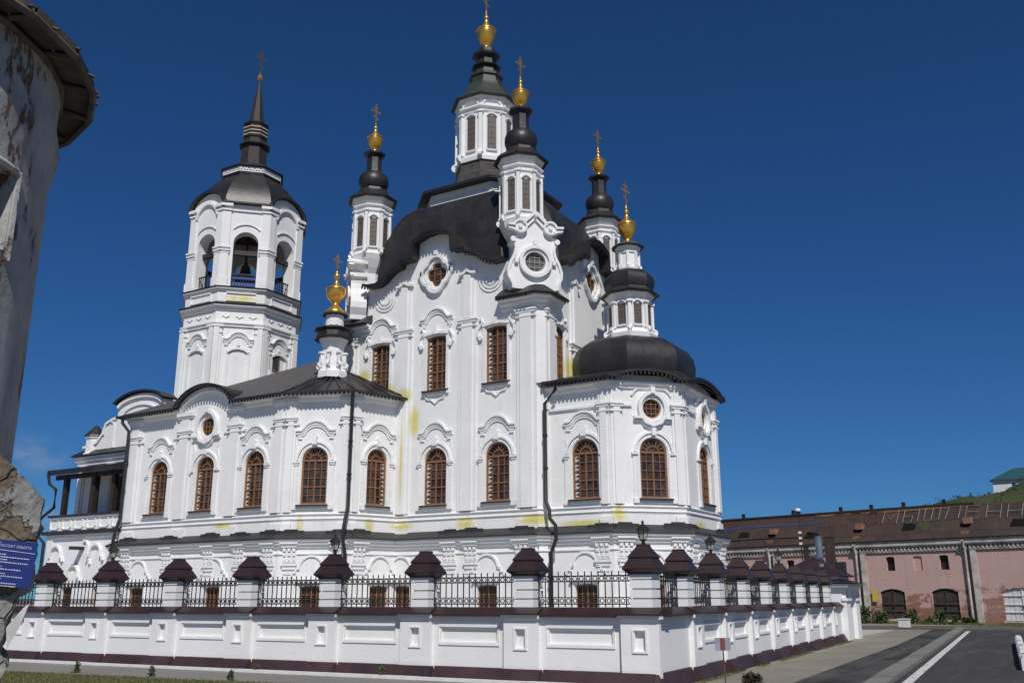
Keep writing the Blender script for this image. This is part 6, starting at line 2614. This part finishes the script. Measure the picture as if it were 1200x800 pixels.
x0, x1, z0, z1 = -0.62, 0.045, 1.815, 2.285
m.prism(fs_, [sgp(x0, z0), sgp(x1 - 0.03, z0), sgp(x1, z1), sgp(x0, z1)], 0.08, 0.11)
board = m.build("board", SIGNBLUE, sg)
m = MB()
m.ribbon(fs_, [sgp(x0 + 0.25, z1 - 0.105), sgp(x1 - 0.02, z1 - 0.115)], 0.006, 0.11, 0.114)
m.ribbon(fs_, [sgp(x0, z1 - 0.03), sgp(x0 + 0.31, z1 - 0.03)], 0.006, 0.11, 0.114)
random.seed(5)
zz = z1 - 0.15
for row, (a, b) in enumerate([(0.0, 0.12), (0.0, 0.34), (0.0, 0.13), (0.0, 0.33), (None, 0), (0.0, 0.09), (0.0, 0.27), (None, 0), (0.0, 0.13), (0.0, 0.3), (0.0, 0.1), (None, 0), (0.0, 0.24), (0.0, 0.24)]):
    if a is not None:
        s = x0 + 0.255
        e = s + b
        while s < e:
            w = random.uniform(0.008, 0.022)
            m.ribbon(fs_, [sgp(s, zz), sgp(min(s + w, e), zz)], 0.011, 0.11, 0.1135)
            s += w + random.uniform(0.004, 0.008)
    zz -= 0.0265 if a is not None else 0.018
m.build("small_print", PALETXT, sg)
cu = bpy.data.curves.new("sign_title", 'FONT')
cu.body = "ПАСПОРТ ОБЪЕКТА"
cu.size = 0.052
cu.extrude = 0.001
cu.align_x = 'LEFT'
cu.materials.append(PALETXT)
tmp = bpy.data.objects.new("tmp", cu)
COL.objects.link(tmp)
bpy.context.view_layer.update()
tme = bpy.data.meshes.new_from_object(tmp.evaluated_get(bpy.context.evaluated_depsgraph_get()))
bpy.data.objects.remove(tmp)
wid = max(v.co.x for v in tme.vertices)
for v in tme.vertices:
    v.co *= 0.31 / wid
    v.co.y *= 1.25
tx = bpy.data.objects.new("sign_title", tme)
COL.objects.link(tx)
tx.parent = sg
ts = -0.325
p = fs_.P(ts, z1 - 0.075 - ts * tilt, 0.1125)
xa = Vector((side_dir.x, side_dir.y, -tilt)).normalized()
za = Vector((fs_.n.x, fs_.n.y, 0))
ya = za.cross(xa)
tx.matrix_local = Matrix(((xa.x, ya.x, za.x, p[0]), (xa.y, ya.y, za.y, p[1]), (xa.z, ya.z, za.z, p[2]), (0, 0, 0, 1)))

# torn pale sheet behind the buttress
m = MB()
m.prism(fb, [(-0.16, 1.42), (-0.02, 1.62), (0.03, 1.66), (-0.02, 1.48), (-0.06, 1.36), (-0.13, 1.2)], 0.0, 0.02)
pp = m.build("torn_sheet", GREYW)
tag(pp, "torn pale sheet hanging from the buttress below the blue sign", "sheet")

# ================================================================== GROUND AND ROADS
GM = mat_ground("dusty_ground", (0.24, 0.22, 0.18), (0.32, 0.295, 0.245), 0.2)
YARD = mat_ground("yard_ground", (0.40, 0.385, 0.35), (0.50, 0.485, 0.44), 0.4)  # unseen yard, tone raised to bounce light onto the shaded walls
SAND = mat_ground("sandy_pavement", (0.20, 0.185, 0.15), (0.29, 0.27, 0.22), 0.45)
PAVE = mat_ground("grey_pavement", (0.19, 0.185, 0.17), (0.26, 0.25, 0.23), 0.5)
ASPH = mat_ground("asphalt", (0.048, 0.047, 0.047), (0.068, 0.066, 0.064), 0.3, 9.0, 0.9, cracks=True)
ASPH2 = mat_ground("patched_asphalt", (0.058, 0.055, 0.052), (0.088, 0.083, 0.077), 0.4, 9.0, 0.9, dark=(0.025, 0.024, 0.024), cracks=True)
CONC = mat_ground("concrete", (0.16, 0.16, 0.14), (0.25, 0.25, 0.22), 0.8)
LAWN = mat_ground("lawn_soil", (0.07, 0.08, 0.025), (0.11, 0.105, 0.04), 0.9)


def sheet(name, pts, z, mat):
    m = MB()
    m.face([(x, y, z) for x, y in pts])
    o = m.build(name, mat)
    tag(o, kind="structure")
    return o


sheet("ground", [(-1500, -600), (1500, -600), (1500, 2400), (-1500, 2400)], 0.0, GM)
sheet("yard", [(-60, 18.0), (-7.8, 18.6), (-9.2, 41.0), (-9.4, 62), (-60, 66)], 0.004, YARD)


def lean(x, y):
    """street line leaning west with distance"""
    return (x - 0.066 * (y - 22.0), y)


sheet("pavement", [(-40, 16.6), (-7.0, 17.5), (-6.6, 15.4), (-22, 14.4), (-40, 13.9)], 0.012, PAVE)
sheet("lawn", [(-40, 14.3), (-22.3, 14.55), (-15.5, 15.15), (-13.0, 14.6), (-12.5, 9.0), (-40, 6)], 0.016, LAWN)
sheet("pavement", [(-7.0, 17.5), (-7.3, 18.5), lean(-7.0, 30), lean(-7.0, 42), lean(-7.0, 56), lean(-5.35, 56), lean(-5.3, 38), lean(-5.6, 21), (-5.4, 10), (-7.2, 10)], 0.008, SAND)
sheet("lane", [lean(-5.62, 10), lean(-5.62, 21), lean(-5.32, 38), lean(-5.35, 58), lean(-4.2, 58), lean(-4.2, 10)], 0.014, ASPH2)
sheet("road", [lean(-3.8, -30), lean(-3.8, 58), lean(4.2, 55), lean(4.2, -30)], 0.010, ASPH)
sheet("road", [(-40, 66.5), (-13.6, 63.0), (-3.0, 66.3), (30, 57.5), (30, 49.5), (-3, 57.0), (-13.6, 55.0), (-40, 58)], 0.006, mat_ground("gravel_road", (0.085, 0.08, 0.072), (0.14, 0.13, 0.11), 0.4))
m = MB()
for i in range(12):
    y0, y1 = 10 + i * 4.0, 10 + i * 4.0 + 3.98
    a, b, c_, d_ = lean(-4.2, y0), lean(-3.78, y0), lean(-3.78, y1), lean(-4.2, y1)
    k0 = len(m.v)
    for p in (a, b, c_, d_):
        m.v.append((p[0], p[1], 0.0))
    for p in (a, b, c_, d_):
        m.v.append((p[0], p[1], 0.10 + 0.01 * (i % 2)))
    for q in ((4, 5, 6, 7), (0, 1, 5, 4), (1, 2, 6, 5), (2, 3, 7, 6), (3, 0, 4, 7)):
        m.f.append(tuple(k0 + j for j in q))
tag(m.build("kerb", CONC, None, weld=False), kind="structure")
t = NT("worn_road_paint")
t.color(t.mix(t.ramp(t.noise(t.mapping(t.obj, (2.5, 1.0, 1)), 3.2, 7.0, 0.7), 0.33, 0.47), (0.12, 0.12, 0.115), (0.58, 0.58, 0.56)))
t.inp("Roughness", 0.8)
sheet("road_marking", [lean(-3.62, 9), lean(-3.42, 9), lean(-3.42, 55), lean(-3.62, 55)], 0.0145, t.m)
# white kerb strip along the front fence foot
m = MB()
for i in range(12):
    s0, s1 = FL - 2.66 * (i + 1) + 0.02, FL - 2.66 * i
    j = random.uniform(-0.012, 0.012)
    m.box(fr_front, s0, s1, 0.0, 0.075 + j * 0.6, 0.30, 0.44 + j)
ks = m.build("kerb", WHITEP, None)
ks.location = (o_s[0], o_s[1], 0)
tag(ks, kind="structure")

# painted kerb stones on the right side of the road
first = None
line = [(-1.70, 28.2), (-1.86, 30.3), (-2.06, 33.2), (-2.3, 36.6), (-2.6, 41.0), (-2.95, 46.2)]
for i in range(len(line) - 1):
    a, b = Vector(line[i]), Vector(line[i + 1])
    m = MB()
    L = (b - a).length - 0.35
    f = Fr((0, 0), (b.x - a.x, b.y - a.y))
    m.prism(Fr((0, 0), (-f.t.y, f.t.x)), [(-0.11, 0), (0.11, 0), (0.11, 0.27), (0.06, 0.32), (-0.06, 0.32), (-0.11, 0.27)], -L, 0.0)
    o = m.build("kerb_stone", WHITEP)
    o.location = (a.x, a.y, 0)
    lab = ["nearest", "second nearest", "middle", "fourth nearest", "farthest"][i]
    tag(o, "white painted kerb block right of the road, %s of five" % lab, "kerb block", "white kerb blocks along the right of the road")

# small warning sign on a thin post
ws = empty("warning_sign", (-6.35, 18.7, 0), 0, "small white plate with a red stripe on a thin rusty post by the fence corner", "sign")
fsg = Fr((0, 0), (0.86, 0.5))
m = MB()
m.tube([(0.02, 0.0, 0), (0.0, 0, 0.72)], 0.014, 6)
m.build("post", simple("rusty_post", (0.12, 0.07, 0.045), 0.8), ws)
m = MB()
m.box(fsg, -0.15, 0.15, 0.70, 0.94, 0.0, 0.012)
m.build("plate", simple("grey_plate", (0.26, 0.29, 0.34), 0.5), ws)
m = MB()
m.box(fsg, -0.05, 0.045, 0.715, 0.935, 0.012, 0.016)
m.build("stripe", REDP, ws)

# white utility box in front of the warehouse
ub = empty("utility_box", (-9.3, 58.6, 0), R(-10), "small white box on the ground in front of the warehouse bushes", "box")
m = MB()
m.cube(-0.27, 0.27, -0.2, 0.2, 0.06, 0.48)
m.cube(-0.3, 0.3, -0.23, 0.23, 0.48, 0.53)
m.build("body", WHITEP, ub)
m = MB()
m.cube(-0.24, 0.24, -0.17, 0.17, 0, 0.06)
m.build("base", CONC, ub)


# ================================================================== PLANTS
def leaf_cloud(m, n, rx, ry, h, size, rnd):
    for _ in range(n):
        th = rnd.uniform(0, 2 * math.pi)
        u = rnd.random() ** 0.5
        z = rnd.random()
        rr = u * (1 - 0.55 * z ** 2) * (0.75 + 0.25 * math.sin(3 * th + rx * 7))
        c = Vector((rx * rr * math.cos(th), ry * rr * math.sin(th), h * z * (0.75 + 0.25 * rnd.random())))
        d = Vector((rnd.uniform(-1, 1), rnd.uniform(-1, 1), rnd.uniform(-0.2, 1))).normalized()
        e = d.cross(Vector((rnd.uniform(-1, 1), rnd.uniform(-1, 1), rnd.uniform(-1, 1)))).normalized()
        L, W = size * rnd.uniform(0.6, 1.3), size * 0.45 * rnd.uniform(0.6, 1.2)
        m.face([tuple(c), tuple(c + d * L * 0.5 + e * W), tuple(c + d * L), tuple(c + d * L * 0.5 - e * W)])


def shrub(loc, rx, ry, h, n, label, seed, size=0.16, mat=None, name="shrub", cat="shrub", group="shrubs at the foot of the warehouse wall"):
    rnd = random.Random(seed)
    t = empty(name, (loc[0], loc[1], 0), 0, label, cat, group)
    m = MB()
    leaf_cloud(m, n, rx, ry, h, size, rnd)
    m.build("foliage", mat or LEAF, t, weld=False)
    m = MB()
    for i in range(7):
        a = rnd.uniform(0, 6.28)
        m.tube([(0.05 * math.cos(a), 0.05 * math.sin(a), 0), (rx * 0.3 * math.cos(a), ry * 0.3 * math.sin(a), h * 0.4), (rx * 0.5 * math.cos(a), ry * 0.5 * math.sin(a), h * 0.75)], [0.018, 0.012, 0.006], 5)
    m.build("stem", DRY, t)
    return t


def whp(s, d):
    ca, sa = math.cos(WA), math.sin(WA)
    return (-9.244 + s * ca + d * sa, 68.006 + s * sa - d * ca)


specs = [(-4.9, 0.7, 1.0, 1.3, "broad green bush at the warehouse foot, nearest the gatehouse"), (-3.8, 0.9, 1.0, 1.1, "green bush below the yellow notice board"),
         (-2.75, 0.8, 0.75, 0.85, "low bush in front of the left dark gate, behind the white box"), (-0.72, 0.6, 0.6, 0.95, "single round bush midway between the two dark gates"),
         (1.08, 0.6, 0.55, 0.9, "leafy bush in front of the right dark gate"), (1.85, 0.5, 0.4, 0.55, "small bush right of the right dark gate"), (0.25, 0.5, 0.5, 0.4, "low tuft of leaves left of the right dark gate"), (2.75, 0.5, 0.7, 0.45, "low straggling shrub by the drainpipe right of both dark gates")]
for i, (s, d, rx, h, lab) in enumerate(specs):
    p = whp(s, d + 0.2)
    shrub(p, rx, 0.5, h, int(420 * rx), lab, 20 + i)

# weed tufts at the lawn edge
for i, (x, y, h, lab) in enumerate([(-21.1, 15.1, 0.36, "small weed standing at the lawn edge, nearest the old tower"), (-18.6, 15.25, 0.34, "small bushy weed at the lawn edge, middle one of three"), (-16.2, 15.35, 0.3, "small weed at the lawn edge, farthest right of three")]):
    shrub((x, y), 0.11, 0.11, h * 0.75, 110, lab, 60 + i, 0.05, WEED, "weed", "weed", "weeds at the lawn edge")
for i, (s, h, lab) in enumerate([(FL - 6.3, 0.32, "weed sprouting from the plinth of the front fence, right of centre"), (FL - 10.0, 0.2, "tiny weed at the foot of the front fence, left of the other")]):
    p = fr_front.P(s, 0, 0.33)
    shrub((o_s[0] + p[0], o_s[1] + p[1]), 0.13, 0.1, h * 0.9, 130, lab, 70 + i, 0.05, WEED, "weed", "weed", "weeds along the fence foot")
shrub((-6.15, 19.75), 0.24, 0.2, 0.2, 420, "heap of dry brown stalks on the sandy pavement beside the road", 81, 0.1, DRY, "dry_brush", "brush heap", None)

# grass blades: lawn strip, fence foot
rnd = random.Random(3)
m = MB()
for _ in range(15000):
    x = rnd.uniform(-24.0, -13.5)
    ymax = 14.5 + (x + 22.3) * 0.088
    y = ymax - rnd.random() ** 1.6 * 2.6
    if rnd.random() < 0.35 and math.sin(x * 2.1) + math.sin(y * 3.3 + x) > 0.9:
        continue
    h = rnd.uniform(0.03, 0.075)
    a = rnd.uniform(0, 6.28)
    w = 0.008
    dx, dy = w * math.cos(a), w * math.sin(a)
    lx, ly = rnd.uniform(-0.04, 0.04), rnd.uniform(-0.04, 0.04)
    m.face([(x - dx, y - dy, 0.015), (x + dx, y + dy, 0.015), (x + lx, y + ly, h)])
for _ in range(3500):
    s = rnd.uniform(0.3, EL)
    p = fr_side.P(s, 0, 0.32 + abs(rnd.gauss(0, 0.07)))
    x, y = corner_xy[0] + p[0], corner_xy[1] + p[1]
    if math.sin(s * 2.0) + math.sin(s * 0.7) < -0.3:
        continue
    h = rnd.uniform(0.02, 0.08)
    a = rnd.uniform(0, 6.28)
    dx, dy = 0.007 * math.cos(a), 0.007 * math.sin(a)
    m.face([(x - dx, y - dy, 0.01), (x + dx, y + dy, 0.01), (x + rnd.uniform(-0.03, 0.03), y + rnd.uniform(-0.03, 0.03), h)])
for _ in range(5200):
    s = rnd.uniform(-7, 9)
    d = rnd.uniform(0.3, 1.3)
    x, y = whp(s, d)
    h = rnd.uniform(0.05, 0.22)
    a = rnd.uniform(0, 6.28)
    dx, dy = 0.02 * math.cos(a), 0.02 * math.sin(a)
    m.face([(x - dx, y - dy, 0.01), (x + dx, y + dy, 0.01), (x + rnd.uniform(-0.06, 0.06), y + rnd.uniform(-0.06, 0.06), h)])
tag(m.build("grass", GRASSM, None, weld=False), "short patchy grass of the lawn strip and the wall feet", "grass", kind="stuff")

# ================================================================== HILL AND ITS BUILDING
HD = Vector((math.sin(R(-30.73 + 27.6)), math.cos(R(-30.73 + 27.6))))
HM = mat_ground("hill_grass", (0.03, 0.042, 0.016), (0.075, 0.088, 0.034), 0.03, 0.12)
m = MB()
nx, ny = 120, 60
for j in range(ny + 1):
    for i in range(nx + 1):
        x = -75 + 330 * i / nx
        y = 190 + 330 * j / ny
        t = max(0.0, min(1.0, (x + 70) / 36.0))
        ridge = 27.0 * t * t * (3 - 2 * t) + max(0.0, min(60.0, x + 32)) * 0.26
        ty = max(0.0, min(1.0, (y - 215) / 85.0))
        z = ridge * (ty * ty * (3 - 2 * ty)) + (1.0 * math.sin(x * 0.21 + y * 0.05) + 0.7 * math.sin(y * 0.17 - x * 0.09) + 0.5 * math.sin(x * 0.83 + 1.3 * math.sin(y * 0.4)) + random.uniform(-0.35, 0.35)) * ty - 0.4
        m.v.append((x, y, z))
for j in range(ny):
    for i in range(nx):
        a = j * (nx + 1) + i
        m.f.append((a, a + 1, a + nx + 2, a + nx + 1))
tag(m.build("hill", HM, None, smooth=True, angle=80), kind="structure")
rnd = random.Random(11)
m = MB()
hv = bpy.data.objects["hill"].data.vertices
pick = [v.co.copy() for v in hv if 225 < v.co.y < 330 and -45 < v.co.x < 25 and v.co.z > 8]
for _ in range(420):
    q = rnd.choice(pick)
    q = q + Vector((rnd.uniform(-1.5, 1.5), rnd.uniform(-1.5, 1.5), 0))
    rr = rnd.uniform(0.3, 1.3)
    for _k in range(26):
        a, zz = rnd.uniform(0, 6.28), rnd.random()
        c0 = q + Vector((rr * math.cos(a) * rnd.random(), rr * math.sin(a) * rnd.random(), rr * 0.9 * zz))
        e1 = Vector((rnd.uniform(-1, 1), rnd.uniform(-1, 1), rnd.uniform(-1, 1))) * 0.32
        e2 = Vector((rnd.uniform(-1, 1), rnd.uniform(-1, 1), rnd.uniform(-1, 1))) * 0.32
        m.face([tuple(c0), tuple(c0 + e1), tuple(c0 + e1 + e2)])
tag(m.build("hill_scrub", LEAF, None, weld=False), "low dark scrub scattered over the green hillside", "scrub", kind="stuff")
hb = empty("hill_building", (-20.5, 306, 0), R(-6), "white building with a teal roof on top of the green hill", "building")
m = MB()
m.cube(0, 40, 0, 12, 20, 34.0)
m.build("wall", WHITEP, hb)
hip(-0.8, 41, -0.8, 12.8, 34.0, 37.6, 6, 5.0).build("roof", TEAL, hb)
for i in range(5):
    m = MB()
    m.cube(5 + 6 * i, 5.9 + 6 * i, -0.06, 0.0, 31.6, 33.0)
    m.build("window", GLASS, hb)
